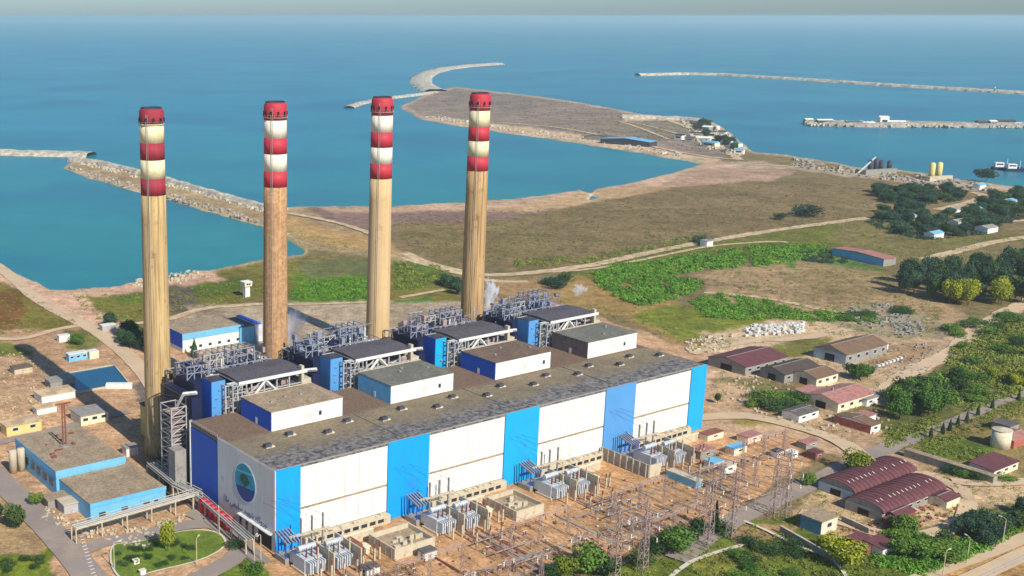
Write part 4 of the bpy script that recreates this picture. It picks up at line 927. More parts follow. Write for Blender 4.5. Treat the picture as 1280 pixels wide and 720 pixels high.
# walled compounds
def compound(label, a, b_, L_, W_, h=3.6):
    t = thing('walled_compound', label, 'concrete enclosure', LW(a, b_), ANG)
    for nm, bx_ in (('wall', (0, L_, 0, .5)), ('wall', (0, .5, .5, W_)), ('wall', (L_ - .5, L_, .5, W_)), ('wall', (.5, L_ - .5, W_ - .5, W_))): MB().box(*bx_, -.3, h).build(nm, m_con, t)
    MB().box(.5, L_ - .5, .5, W_ - .5, -.3, h * .55).build('fill', m_rooft, t)
    k = MB(); rn = random.Random(int(a))
    for j in range(9): x = rn.uniform(1.5, L_ - 4); y = rn.uniform(2, W_ - 3); k.box(x, x + rn.uniform(1, 3), y, y + rn.uniform(.5, 1.2), h * .55, h * .55 + rn.uniform(.5, 1.6))
    k.each('equipment', m_con, t); k = MB(); [k.box(-.12, 0, 1.5 + j * 3, 1.9 + j * 3, 0, h + .1) for j in range(int(W_ / 3))]; k.each('buttress', m_cong, t)
compound('walled concrete enclosure left of the first full blue stripe transformers', 28.5, -25.3, 16.5, 13.5)
compound('walled concrete enclosure left of the cyan stripe transformers', 81, -25.3, 13, 15)
t = thing('blast_wall', 'long grey buttressed wall left of the faded stripe transformers', 'wall', LW(149.3, -24), ANG)
MB().box(0, .7, 0, 23, -.3, 5).build('panel', m_cong, t); MB().box(.75, 7, 0, .6, -.3, 4.6).build('return_wall', m_con, t); k = MB(); [k.box(-.3, 0, 1 + j * 3, 1.4 + j * 3, 0, 5.1) for j in range(8)]; k.each('buttress', m_con, t)
for a, L_, lb in ((19, 14, 'low concrete fence wall before the first white bay'), (64, 18, 'low concrete fence wall before the second white bay'), (121, 20, 'low concrete fence wall before the third white bay'), (176, 22, 'low concrete fence wall before the fourth white bay')):
    t = thing('yard_wall', lb, 'wall', LW(a, -8.5), ANG, 'low walls along the hall'); MB().box(0, L_, 0, .5, -.3, 3.0).build('panel', m_con, t); MB().box(-.1, L_ + .1, -.1, .6, 3.0, 3.2).build('coping', m_cream, t)
for a, b_, lb in ((36, -31, 'small white kiosk in front of the first walled enclosure'), (14, -30, 'small white kiosk beside the corner transformers'), (-4, -30, 'small kiosk at the bottom of the transformer yard')):
    t = thing('kiosk', lb, 'kiosk', LW(a, b_), ANG); MB().box(0, 5, 0, 3.4, -.2, 2.5).build('wall', m_whitew, t); MB().box(-.3, 5.3, -.3, 3.7, 2.5, 2.8).build('roof', m_roofg, t); MB().box(-.05, 0, 1, 2, 0, 2).build('door', m_dark, t)
for a, b_, L_, lb in ((156, -40, 13, 'long grey roofed cable trench house right of the buttressed wall'), (104, -27, 9, 'round ended brown oil tank beside the cyan stripe transformers')):
    if 'trench' in lb:
        t = thing('trench_house', lb, 'shed', LW(a, b_), ANG); MB().box(0, 3, 0, L_, -.2, 2.6).build('wall', m_lblue, t); MB().box(-.3, 3.3, -.3, L_ + .3, 2.6, 2.9).build('roof', m_con, t)
for i in range(4):
    t = thing('oil_tank', 'brown horizontal oil tank right of the transformers at the ' + ['hall corner', 'first full blue stripe', 'cyan stripe', 'faded stripe'][i], 'oil tank', LW(20.5 + 52.8 * i, -17), ANG, 'oil tanks beside the transformers')
    MB().tube((0, 0, 3), (0, 5, 3), 1.8, n=18).build('vessel', m_rust, t); k = MB().box(-1.6, 1.6, .5, 1.1, -.2, 1.8).box(-1.6, 1.6, 3.9, 4.5, -.2, 1.8); k.each('saddle', m_con, t); MB().box(2.5, 5, 0, 3, -.2, 2.4).build('pump_box', m_cream, t)

# lattice towers
def lattice(mb, x, y, h, w0, w1, n=9, t=.22):
    for k_ in range(n):
        z0, z1 = h * k_ / n, h * (k_ + 1) / n; a = (w0 + (w1 - w0) * k_ / n) / 2; b_ = (w0 + (w1 - w0) * (k_ + 1) / n) / 2
        c0 = [(x - a, y - a, z0), (x + a, y - a, z0), (x + a, y + a, z0), (x - a, y + a, z0)]; c1 = [(x - b_, y - b_, z1), (x + b_, y - b_, z1), (x + b_, y + b_, z1), (x - b_, y + b_, z1)]
        for i in range(4):
            mb.bar(c0[i], c1[i], t); mb.bar(c0[i], c1[(i + 1) % 4], t * .7) if k_ % 2 else mb.bar(c0[(i + 1) % 4], c1[i], t * .7); mb.bar(c1[i], c1[(i + 1) % 4], t * .6)
def tower(h, wd, arms):
    t = thing('lattice_tower', '', 'lattice tower', group='lattice towers of the substation'); k = MB(); lattice(k, 0, 0, h, wd, wd * .55, int(h / 2), .17 if h > 20 else .11); k.build('mast', m_steelp, t)
    k = MB()
    for z, s_ in arms:
        for sd in (-1, 1): k.bar((sd * .5, 0, z), (sd * s_, 0, z + .2), .2); k.bar((sd * .5, 0, z + 1.2), (sd * s_, 0, z + .2), .15)
    k.build('crossarm', m_steelp, t)
    k = MB()
    for z, s_ in arms:
        for sd in (-1, 1): k.lathe([(.12, z - 1.4), (.25, z - 1.0), (.12, z - .7), (.25, z - .3), (.1, z)], 6, (sd * s_, 0))
    k.build('insulator', m_steelw, t); return t
big = tower(24, 2.4, [(21, 4), (17, 5), (13, 4.5)]); small = tower(10, 1.1, [(9, 2)])
tws = [(76.4, -72), (87.7, -73), (119, -73), (130.9, -73), (158, -70), (161.7, -72)]
tn = ['left one of the close pair before the round tree', 'right one of the close pair before the round green tree', 'left one of the pair by the dark narrow conifer', 'right one of the pair by the dark narrow conifer', 'left one of the pair at the grey road', 'right one of the pair at the grey road']
for i, (a, b_) in enumerate(tws):
    loc = LW(a, b_)
    if i == 0: big.location = loc; big.rotation_euler = (0, 0, ANG + R(90)); o = big
    else: o = dup(big, loc, ANG + R(90))
    o['label'] = 'tall pinkish lattice tower, ' + tn[i]
smp = [(45.6, -58), (55.7, -61.7), (30, -58), (74, -58), (100, -58), (140, -56), (176, -50), (12, -52)]
for i, (a, b_) in enumerate(smp):
    loc = LW(a, b_)
    if i == 0: small.location = loc; small.rotation_euler = (0, 0, ANG); o = small
    else: o = dup(small, loc, ANG)
    o['label'] = 'short lattice mast among the busbars of the substation'; o['group'] = 'short lattice masts of the substation'
# gantries of the yard
gl = [(14, -44, 'near the corner transformers'), (62, -42, 'below the first full blue stripe'), (110, -42, 'below the cyan stripe'), (150, -45, 'below the faded stripe'), (188, -36, 'at the right end of the yard'), (100, -64, 'in the lower part of the yard')]
for a, b_, lb in gl:
    t = thing('yard_gantry', 'steel lattice gantry ' + lb, 'gantry', LW(a, b_), ANG, 'lattice gantries of the substation')
    for x in (0, 13, 26): k = MB(); lattice(k, x, 0, 10, 1.0, .7, 6, .11); k.build('column', m_steelp, t)
    k = MB()
    for z in (9.6, 10.6):
        for y in (-.4, .4): k.bar((0, y, z), (26, y, z), .12)
    for j in range(26): k.bar((j, -.4, 9.6 + (j % 2)), (j + 1, -.4, 10.6 - (j % 2)), .1)
    k.build('beam', m_steelp, t)
    k = MB()
    for j in range(6): k.lathe([(.1, 8.2), (.25, 8.5), (.1, 8.8), (.25, 9.1), (.1, 9.5)], 6, (2 + j * 4.4, 0))
    k.build('insulator', m_porc, t)
    k = MB()
    for j in range(6): k.path([(2 + j * 4.4, 0, 8.3), (2 + j * 4.4, -12, 7.1), (2 + j * 4.4, -24, 8.3)], .05, 4)
    k.build('wire', m_steeld, t)
# rows of switchgear stands
sw = None; swn = 0
for (a0, a1, b_) in [(4, 30, -38), (56, 78, -38), (106, 126, -38), (4, 60, -51), (64, 128, -51), (60, 112, -60), (116, 156, -60), (172, 200, -36)]:
    a = a0
    while a < a1:
        loc = LW(a + random.uniform(-.4, .4), b_ + random.uniform(-.6, .6)); a += 5.6
        if sw is None:
            sw = thing('switchgear_stand', 'small insulator stand on the orange ground of the substation', 'switchgear', loc, ANG, 'insulator stands in rows in the substation')
            k = MB(); [k.bar((x, y, 0), (x, y, 2.6), .2) for x in (-.5, .5) for y in (-.3, .3)]; k.box(-.8, .8, -.5, .5, 2.6, 2.9); k.build('stand', m_steelp, sw)
            k = MB(); [k.lathe([(.15, 2.9), (.28, 3.2), (.14, 3.5), (.28, 3.8), (.14, 4.1), (.1, 4.6)], 6, (x, 0)) for x in (-.55, .55)]; k.build('insulator', m_porc, sw); k = MB().box(-1.2, 1.2, -.1, .1, 4.5, 4.65); k.build('blade', m_steelw, sw)
        else: dup(sw, loc, ANG + random.choice((0, R(90))), scale=(.8, .8, random.uniform(.55, .85)), label='small insulator stand in the ' + ('upper' if b_ > -45 else 'middle' if b_ > -55 else 'lower') + ' rows of the substation, ' + ('left' if a0 < 50 else 'centre' if a0 < 110 else 'right') + ' part')
        swn += 1
# cable trench covers as strips of concrete
for i, (a, b0, b1) in enumerate([(8, -52, -20), (11, -52, -20), (60, -60, -22), (63, -60, -22), (66, -60, -24), (112, -60, -22), (116, -60, -24), (119, -60, -26), (160, -44, -26), (165, -46, -26), (40, -56, -28), (96, -60, -28)]):
    k = MB().box(0, .9, b0, b1, 0, .12); o = k.build('cable_trench', m_cong if i % 2 else m_rust); o.location = ORG + E1 * a + Vector((0, 0, .0)); o.rotation_euler = (0, 0, ANG); struct(o)
for i, (a0, a1, b_) in enumerate([(0, 70, -46), (60, 150, -47), (100, 200, -34), (30, 120, -54)]):
    k = MB().box(a0, a1, 0, .8, 0, .1); o = k.build('cable_trench', m_cong); o.location = ORG + E2 * b_ + Vector((0, 0, .06)); o.rotation_euler = (0, 0, ANG); struct(o)
# scattered sheds right of the yard
for px, L_, W_, H_, wl, rf_, lb in [((893, 580), 6, 4.5, 3, m_whitew, m_lblue, 'white container with pale blue roof at the right end of the yard'), ((906, 585), 7, 3, 2.6, m_whitew, m_con, 'low white box beside the pale blue roofed container'), ((918, 562), 8, 4, 2.6, m_cream, m_lblue, 'cream cabin behind the pale blue roofed container'), ((876, 566), 9, 6, 3, m_cong, m_maroonp, 'grey cabin by the end of the turbine hall'), ((935, 548), 9, 5, 2.4, m_cream, m_maroonp, 'long low hut with reddish roof beside the tan road'), ((972, 566), 4, 3, 2.4, m_whitew, m_steeld, 'tiny dark roofed cabin right of the yard'), ((990, 567), 4, 3, 2.2, m_whitew, m_whitew, 'tiny white cabin right of the yard'), ((1020, 568), 5, 4, 2.4, m_rust, m_maroon, 'small dark red hut beside the grey road'), ((1008, 556), 9, 4, 2, m_cong, m_maroonp, 'low rubble coloured hut near the small dark red one'), ((885, 545), 10, 4, 2.4, m_cream, m_rust, 'rusty roofed shed at the right corner of the turbine hall')]:
    house('cabin', px, L_, W_, H_, 'flat', wl, rf_, lb, 'cabin', over=.15, windows=1)
# wall south of cream hut and field walls
t = thing('garden_wall', 'long dark wall running down from the cream hut through the green', 'wall'); a, b2 = P(975, 665), P(1040, 702)
d = b2 - a; MB().rbox(((a + b2) / 2) + Vector((0, 0, 1)), (d.length, .5, 2.4), math.atan2(d.y, d.x)).build('panel', m_cong, t); MB().rbox(((a + b2) / 2) + Vector((0, 0, 2.3)), (d.length, .8, .2), math.atan2(d.y, d.x)).build('coping', m_con, t)
t = thing('garden_wall', 'pale grey wall behind the little red huts', 'wall'); a, b2 = P(1052, 652), P(1086, 668)
d = b2 - a; MB().rbox(((a + b2) / 2) + Vector((0, 0, 1)), (d.length, .5, 2.2), math.atan2(d.y, d.x)).build('panel', m_cong, t); MB().rbox(((a + b2) / 2) + Vector((0, 0, 2.2)), (d.length, .8, .2), math.atan2(d.y, d.x)).build('coping', m_con, t)
# water tank
t = thing('water_tank', 'cylindrical cream water tank with shallow cone roof', 'water tank', P(1250, 558), 0)
MB().lathe([(3.5, -.2), (3.5, 7)], 28).build('shell', m_cream, t, False).data.shade_smooth(); MB().lathe([(3.7, 7), (3.7, 7.2), (.3, 8)], 28).build('roof', m_con, t)
k = MB(); [k.bar((-3.6, s_, 0), (-3.6, s_, 7.3), .08) for s_ in (-.3, .3)]; k.build('ladder', m_steel, t)
# lamp posts
lamp = None
for i, (u, v, lb) in enumerate([(1178, 722, 'street lamp by the bottom right road, lowest of three'), (1208, 705, 'street lamp by the bottom right road, middle of three'), (1253, 680, 'street lamp by the bottom right road, highest of three'), (246, 706, 'lamp post at the right side of the oval lawn'), (143, 711, 'lamp post at the left side of the oval lawn'), (274, 668, 'slender lamp post between the oval lawn and the pipe bridge'), (318, 704, 'slender lamp post left of the hall door'), (326, 700, 'slender lamp post nearest the hall door')]):
    loc = P(u, v)
    if lamp is None:
        lamp = thing('street_lamp', lb, 'street lamp', loc, R(30), 'street lamps'); MB().tube((0, 0, 0), (0, 0, 8.5), .16, .1, 8).build('pole', m_con, lamp); MB().path([(0, 0, 8.5), (.6, 0, 9), (1.6, 0, 9.1)], .08).build('arm', m_con, lamp); MB().rbox((1.9, 0, 9.05), (1.0, .4, .2), 0).build('lamp_head', m_steelw, lamp)
    else: dup(lamp, loc, random.uniform(0, 6), lb)
car = thing('parked_car', 'small white car parked by the dark trees along the shore road', 'car', P(150, 428), R(120))
MB().hprism([(-.85, .35), (.85, .35), (.88, .8), (.8, .95), (-.8, .95), (-.88, .8)], -2.1, 2.1).build('body', m_whitew, car)
k = MB(); k.add([(-1.5, -.75, .95), (1.1, -.75, .95), (1.1, .75, .95), (-1.5, .75, .95), (-1.0, -.6, 1.45), (.5, -.6, 1.45), (.5, .6, 1.45), (-1.0, .6, 1.45)], [(4, 5, 6, 7), (0, 1, 5, 4), (1, 2, 6, 5), (2, 3, 7, 6), (3, 0, 4, 7)]); k.build('cabin', m_glass, car)
for x in (-1.3, 1.3):
    for y in (-.8, .8): MB().tube((x, y - .1, .33), (x, y + .1, .33), .33, n=12).build('wheel', m_dark, car)
# signs/bins by the lawn
for u, v, lb in ((168, 706, 'white garden box on the oval lawn, upper one'), (176, 719, 'white garden box on the oval lawn, lower one')):
    t = thing('garden_box', lb, 'box', P(u, v, .3), ANG); MB().box(0, 1.8, 0, 1.4, 0, 1.2).build('body', m_whitew, t); MB().box(-.15, 1.95, -.15, 1.55, 1.2, 1.35).build('lid', m_cream, t)
# zebra of the road marking ladder near the loop
k = MB(); a, b2 = P(102, 672), P(118, 722)
for j in range(13):
    p_ = a.lerp(b2, j / 12); k.rbox(p_ + Vector((0, 0, .62)), (1.6, .5, .02), R(40))
k.v = [(x, y, z - .2) for x, y, z in k.v]; struct(k.build('road_marking', m_steelw))

# ------------------------------------------------------------------ white block heap
blk = None
ang_ = [MB().rbox((0, 0, .9), (2.2, 1.6, 1.8), 0), MB().rbox((0, 0, .7), (1.7, 1.7, 1.4), .3)]
for i in range(110):
    u = random.uniform(932, 1004); v = 415 - (u - 932) * .05 + random.uniform(-6.5, 6.5); loc = P(u, v)
    if blk is None:
        k = MB(); s_ = .25; X_, Y_, Z_ = 1.3, .95, 1.7
        k.add([(-X_ + s_, -Y_, 0), (X_ - s_, -Y_, 0), (X_, -Y_ + s_, 0), (X_, Y_ - s_, 0), (X_ - s_, Y_, 0), (-X_ + s_, Y_, 0), (-X_, Y_ - s_, 0), (-X_, -Y_ + s_, 0)] + [(-X_ + s_, -Y_, Z_), (X_ - s_, -Y_, Z_), (X_, -Y_ + s_, Z_), (X_, Y_ - s_, Z_), (X_ - s_, Y_, Z_), (-X_ + s_, Y_, Z_), (-X_, Y_ - s_, Z_), (-X_, -Y_ + s_, Z_)], [tuple(range(7, -1, -1)), tuple(range(8, 16))] + [(j, (j + 1) % 8, 8 + (j + 1) % 8, 8 + j) for j in range(8)])
        blk = tag(k.build('concrete_block', mat('white concrete', (208, 206, 198), .9, .06)), 'white concrete block in the big heap behind the maroon shed', 'concrete block', 'white blocks in a heap'); blk.location = loc; o = blk
    else: o = blk.copy(); COL.objects.link(o); o.location = loc
    o.rotation_euler = (0, 0, random.uniform(0, 3)); s_ = random.uniform(.5, .95); o.scale = (s_, s_, s_ * random.uniform(.7, 1.3))
for i in range(7):
    o = blk.copy(); COL.objects.link(o); o.location = P(1098 + i * 4.6, 458.5 - i * 1.7); o.rotation_euler = (0, 0, ANG); o.scale = (.8, .8, .6); o['label'] = 'white block in the short row on the sandy yard'; o['group'] = 'white blocks in a row'

# ------------------------------------------------------------------ jetties and breakwaters
def rockwall(name, px, width, h, label, m=m_rock, cat='breakwater', seed=1):
    rn = random.Random(seed); pts = [P(u, v) for u, v in px]; k = MB(); prev = None; vs_ = []; fine = []
    for a, b2 in zip(pts[:-1], pts[1:]):
        n_ = max(2, int((b2 - a).length / 9)); fine += [a.lerp(b2, j / n_) for j in range(n_)]
    fine.append(pts[-1]); prof = [(-.5, -3), (-.38, h * .3), (-.22, h * .9), (0, h), (.22, h * .85), (.38, h * .25), (.5, -3)]
    for i, p_ in enumerate(fine):
        d = (fine[min(i + 1, len(fine) - 1)] - fine[max(i - 1, 0)]).normalized(); nr = Vector((-d.y, d.x, 0))
        for s_, z_ in prof:
            q_ = p_ + nr * s_ * width * rn.uniform(.85, 1.15); vs_.append((q_.x, q_.y, z_ + (rn.uniform(-.7, .7) if z_ > -2 else 0)))
    m_ = len(prof); k.add(vs_, [(i * m_ + j, i * m_ + j + 1, (i + 1) * m_ + j + 1, (i + 1) * m_ + j) for i in range(len(fine) - 1) for j in range(m_ - 1)])
    return tag(k.build(name, m), label, cat)
rockwall('breakwater', [(-80, 189), (0, 190.5), (60, 192), (114, 193.5)], 42, 3.4, 'pale rubble breakwater at the left edge across the basin mouth', m_rockl, seed=2)
rockwall('breakwater', [(90, 200), (125, 205), (180, 218), (230, 233), (275, 246), (335, 262)], 16, 4.2, 'long stony breakwater crest enclosing the left basin', m_rockl, seed=3)
rockwall('breakwater', [(797, 93.8), (860, 92.5), (900, 93.5), (1000, 99.5), (1100, 106), (1200, 112), (1300, 118)], 34, 5, 'long thin breakwater far out at sea', m_rockl, seed=4)
rockwall('jetty', [(545, 114), (533, 109), (526, 103), (527, 97), (536, 91), (556, 86), (585, 82.5), (622, 80)], 60, 5, 'curved hook-shaped jetty beyond the peninsula', m_rockl, cat='jetty', seed=5)
rockwall('spit', [(545, 115), (515, 119), (480, 123), (450, 129), (436, 134)], 22, 2.5, 'thin pale spit curving out left of the peninsula', m_rockl, cat='spit', seed=6)
rockwall('pier', [(1006, 153.5), (1080, 156), (1180, 156), (1300, 157)], 62, 5, 'broad stony pier with quay buildings at the right edge', m_rock, cat='pier', seed=7)
rockwall('rubble_mound', [(778, 147), (820, 148), (852, 149.5), (880, 152)], 26, 5, 'pale mound of rubble on the peninsula', m_rockl, cat='mound', seed=8)

# port buildings, silos, ship, boats
def pbox(name, label, cat, px, L_, W_, H_, m, mr_, ang=30, grp=None, extra=None):
    p_ = P(*px); t = thing(name, label, cat, p_, R(ang), grp); MB().box(-L_ / 2, L_ / 2, -W_ / 2, W_ / 2, -1, H_).build('wall', m, t); MB().hprism([(-W_ / 2 - .5, H_), (W_ / 2 + .5, H_), (0, H_ + W_ * .18)], -L_ / 2 - .5, L_ / 2 + .5).build('roof', mr_, t)
    MB().box(-L_ * .3, L_ * .3, -W_ / 2 - .1, -W_ / 2, H_ * .35, H_ * .7).build('window_band', m_glass, t); return t
rn = random.Random(9)
plabs = []
for q_, (u, v) in enumerate([(868, 156), (876, 160), (884, 166), (890, 172), (897, 178), (903, 174), (908, 183), (914, 188), (921, 184), (903, 168), (893, 162), (880, 176), (872, 170), (862, 176), (850, 174), (888, 183), (924, 192)]):
    pbox('port_hut', 'small harbour building at the tip of the peninsula', 'building', (u, v), rn.uniform(10, 22), rn.uniform(7, 11), rn.uniform(4, 9), rn.choice((m_whitew, m_cong, m_cream)), rn.choice((m_slate, m_whitew, m_lblue, m_steeld)), rn.uniform(-60, -20), 'harbour buildings on the peninsula tip')
for q_, (u, v) in enumerate([(1010, 154), (1030, 155), (1066, 156), (1085, 156.5), (1120, 156), (1225, 157), (1240, 157), (1256, 156), (1272, 157)]):
    pbox('quay_shed', 'low quay shed on the broad pier', 'shed', (u, v), rn.uniform(10, 28), 10, rn.uniform(3, 7), rn.choice((m_cong, m_steeld, m_navyshade)), rn.choice((m_slate, m_whitew)), 0, 'sheds on the pier')
pbox('quay_tower', 'taller white quay building in the middle of the pier', 'building', (1103, 156), 14, 12, 12, m_whitew, m_whitew, 0)
t = thing('tall_silos', 'pair of tall yellowish silos on the shore', 'silos', P(1168, 225), R(20))
for x in (-7, 7): MB().lathe([(3.0, -.5), (3.0, 17), (1.6, 18.5)], 16, (x * .72, 0)).build('silo', mat('yellow silo paint', (214, 200, 130), .7, .1), t, True)
MB().box(-16, 16, -8, -4, -.5, 5).build('base_building', m_con, t)
t = thing('batching_plant', 'dark batching plant towers on the shore', 'industrial plant', P(1094, 216), R(20))
for x, h_ in ((-10, 16), (0, 18), (9, 15), (24, 14)): MB().lathe([(2.6, -.5), (2.6, h_ * .8), (1.2, h_ * .8 + 1.6)], 12, (x * .8, 0)).build('tower', m_steeld, t, True)
MB().box(-24, 20, -10, -5, -.5, 5).build('hall', m_cong, t); MB().bar((-28, -3, 1), (-2, 0, 17), 1.6).build('conveyor', m_steel, t)
for q_, (u, v, lb) in enumerate([(1258, 212, 'grey workboat at the right edge of the harbour, left one'), (1274, 214, 'grey workboat at the right edge of the harbour, right one')]):
    t = thing('workboat', lb, 'boat', P(u, v, -1.6), R(-10), 'workboats')
    MB().prism([(-16, 0), (-15, -4), (10, -4), (17, 0), (10, 4), (-15, 4)], -.5, 3).build('hull', m_navyshade, t); MB().box(-13, -4, -3, 3, 3, 8).build('cabin', m_whitew, t); MB().tube((0, 0, 3), (0, 0, 12), .35).build('mast', m_steelw, t); MB().box(-12, -5, -3.1, -3, 5.5, 7).build('window', m_glass, t)
t = thing('beacon', 'tiny white beacon on the far breakwater', 'beacon', P(1243, 114.5, 4), 0); MB().lathe([(1.8, 0), (1.2, 7), (1.6, 7), (1.6, 9), (0, 11)], 12).build('tower', m_whitew, t, True); MB().lathe([(3, -1), (3, 0)], 12).build('base', m_con, t)

# ------------------------------------------------------------------ vegetation
def crown_mesh(name, seed, kind, nleaf, m):
    r = np.random.default_rng(seed); C_ = []
    if kind == 'poplar': lobes = [(0, 0, .15 + .75 * i / 7, .16 + .12 * math.sin(math.pi * (i + 1) / 8)) for i in range(8)]
    elif kind == 'cone': lobes = [(0, 0, .12 + .8 * i / 8, .34 * (1 - i / 8.6)) for i in range(9)]
    elif kind == 'shrub': lobes = [(r.uniform(-.36, .36), r.uniform(-.36, .36), r.uniform(.2, .62), r.uniform(.18, .34)) for i in range(12)]
    else: lobes = [(r.uniform(-.3, .3), r.uniform(-.3, .3), r.uniform(.38, .8), r.uniform(.14, .26)) for i in range(16)] + [(0, 0, .6, .3)]
    wts = np.array([q_[3] ** 2 for q_ in lobes]); wts /= wts.sum(); ch = r.choice(len(lobes), nleaf, p=wts); lb = np.array(lobes)[ch]
    d = r.normal(size=(nleaf, 3)); d /= np.linalg.norm(d, axis=1)[:, None]; rr = lb[:, 3:4] * r.uniform(.72, 1.08, (nleaf, 1)); c = lb[:, :3] + d * rr
    nrm = d + r.normal(size=d.shape) * .55; nrm /= np.linalg.norm(nrm, axis=1)[:, None]
    a = np.cross(nrm, r.normal(size=nrm.shape)); a /= np.linalg.norm(a, axis=1)[:, None]; b_ = np.cross(nrm, a); s_ = r.uniform(.022, .055, (nleaf, 1))
    co = np.concatenate([c + a * s_, c + b_ * s_ * .7, c - a * s_, c - b_ * s_ * .7], 1).reshape(-1, 3)
    me = bpy.data.meshes.new(name); me.from_pydata(co.tolist(), [], np.arange(len(co)).reshape(-1, 4).tolist()); me.materials.append(m); return me
def trunk_mesh(tall=True):
    k = MB(); k.tube((0, 0, -.02), (.01, 0, .3), .035, .024, 7).tube((.01, 0, .3), (-.01, .01, .7), .024, .01, 6)
    for a in range(5): k.tube((0, 0, .28 + .06 * a), (.24 * math.cos(a * 1.3), .24 * math.sin(a * 1.3), .55 + .05 * a), .014, .005, 5)
    me = bpy.data.meshes.new('trunk'); me.from_pydata(k.v, [], k.f); me.materials.append(m_trunk); return me
TR = trunk_mesh(); CR = {}
for kd in ('broad', 'poplar', 'cone', 'shrub'):
    for cn, m in (('d', m_leafd), ('m', m_leafm), ('y', m_leafy), ('b', m_leafb)):
        CR[kd, cn] = [crown_mesh('crown', hash((ord(kd[0]), ord(cn), s_)) % 9999, kd, 2000 if kd != 'shrub' else 1200, m) for s_ in range(3)]
ntree = 0
def tree(u, v, h, wd, kind, colr_, label, group=None, cat='tree', name='tree', loc=None):
    global ntree; ntree += 1
    p_ = loc or P(u, v); t = thing(name, label, cat, (p_.x, p_.y, -.15), random.uniform(0, 6.28), group); t.scale = (wd, wd, h)
    c_ = bpy.data.objects.new('crown', random.choice(CR[kind, colr_])); COL.objects.link(c_); c_.parent = t
    b_ = bpy.data.objects.new('trunk', TR); COL.objects.link(b_); b_.parent = t; q_ = min(1, 8 / wd); b_.scale = (q_, q_, .95 if kind != 'shrub' else .55); return t
S = 'single'
for u, v, h, wd, kd, c_, lb in [
    (737, 716, 10, 13, 'broad', 'm', 'round green tree at the bottom before the substation, largest there'), (706, 724, 8, 9, 'broad', 'y', 'yellowish bush left of the round green tree at the bottom'), (760, 722, 7, 8, 'broad', 'd', 'dark bush right of the round green tree at the bottom'), (690, 726, 6, 7, 'broad', 'd', 'dark bush at the bottom edge by the leftmost mast'),
    (843, 690, 9.5, 13, 'broad', 'm', 'bright round tree between the two tower pairs'), (820, 690, 6, 7, 'shrub', 'd', 'dark bush at the foot of the close tower pair'), (800, 706, 6, 8, 'shrub', 'd', 'dark low bush below the close tower pair'), (872, 676, 8, 9, 'broad', 'd', 'dark tree right of the bright round tree'),
    (893, 665, 13, 4.5, 'cone', 'd', 'dark narrow conifer between the lattice towers'), (905, 668, 6, 6, 'shrub', 'm', 'green bush right of the dark narrow conifer'), (1070, 592, 9, 13, 'broad', 'y', 'yellow green spreading tree behind the rear warehouse'), (1052, 708, 9, 13, 'broad', 'y', 'yellow green tree below the cream hut'),
    (1035, 690, 6, 8, 'broad', 'y', 'smaller yellow green tree beside the long garden wall'), (18, 660, 9, 9, 'broad', 'd', 'round dark tree beside the asphalt road at the left'), (-4, 650, 6, 7, 'broad', 'd', 'dark tree cut by the left edge'), (46, 632, 5, 5, 'broad', 'm', 'small green tree at the corner of the asphalt road'),
    (209, 690, 11, 5.5, 'broad', 'y', 'slender yellowish tree with bare trunk at the top of the oval lawn'), (897, 504, 5, 4, 'broad', 'd', 'small dark tree on the bare ground right of the hall'), (1074, 474, 8, 10, 'broad', 'm', 'green tree against the long brown barn, right one'), (1062, 470, 7, 7, 'broad', 'd', 'dark tree against the long brown barn, left one'),
    (1084, 472, 6, 7, 'broad', 'd', 'dark bush right of the green tree by the long barn'), (243, 446, 11, 6, 'cone', 'b', 'dark blue green conifer before the white workshop wall'), (97, 430, 6, 9, 'broad', 'm', 'green tree behind the pale blue cabin'), (1233, 226, 13, 24, 'broad', 'b', 'lone dark tree on the far shore'), (1012, 270, 12, 26, 'shrub', 'b', 'dark wide bush in the brown meadow'), (975, 274, 7, 11, 'shrub', 'b', 'smaller dark bush left of the wide one in the meadow'),
    (1010, 607, 5, 6, 'broad', 'm', 'small green tree by the grey road left of the warehouses'), (380, 464, 6, 5, 'cone', 'd', 'small dark conifer right of the patchy red brown chimney'), (297, 684, 3, 7, 'shrub', 'd', 'dark shrub cluster at the right end of the oval lawn'), (318, 716, 5, 7, 'shrub', 'm', 'green bush at the hall corner below the door'),
    (875, 303, 7, 16, 'shrub', 'b', 'dark bush beside the white hut on the coast road'), (1255, 600, 3, 8, 'shrub', 'm', 'green bush before the purple roofed shed'), (1190, 592, 4, 7, 'shrub', 'd', 'dark hedge bush before the long narrow shed, left one'), (1205, 596, 4, 7, 'shrub', 'm', 'green hedge bush before the long narrow shed, middle'), (1222, 600, 4, 7, 'shrub', 'd', 'dark hedge bush before the long narrow shed, right one')]:
    tree(u, v, h, wd, kd, c_, lb, name='bush' if kd == 'shrub' else ('conifer' if kd == 'cone' else 'tree'), cat='bush' if kd == 'shrub' else 'tree')
def rnd_in(poly, n_, rn):
    xs = [p_[0] for p_ in poly]; ys = [p_[1] for p_ in poly]; out = []
    while len(out) < n_:
        u, v = rn.uniform(min(xs), max(xs)), rn.uniform(min(ys), max(ys))
        if inpoly(np.array([u]), np.array([v]), poly)[0]: out.append((u, v))
    return sorted(out, key=lambda q_: q_[1])
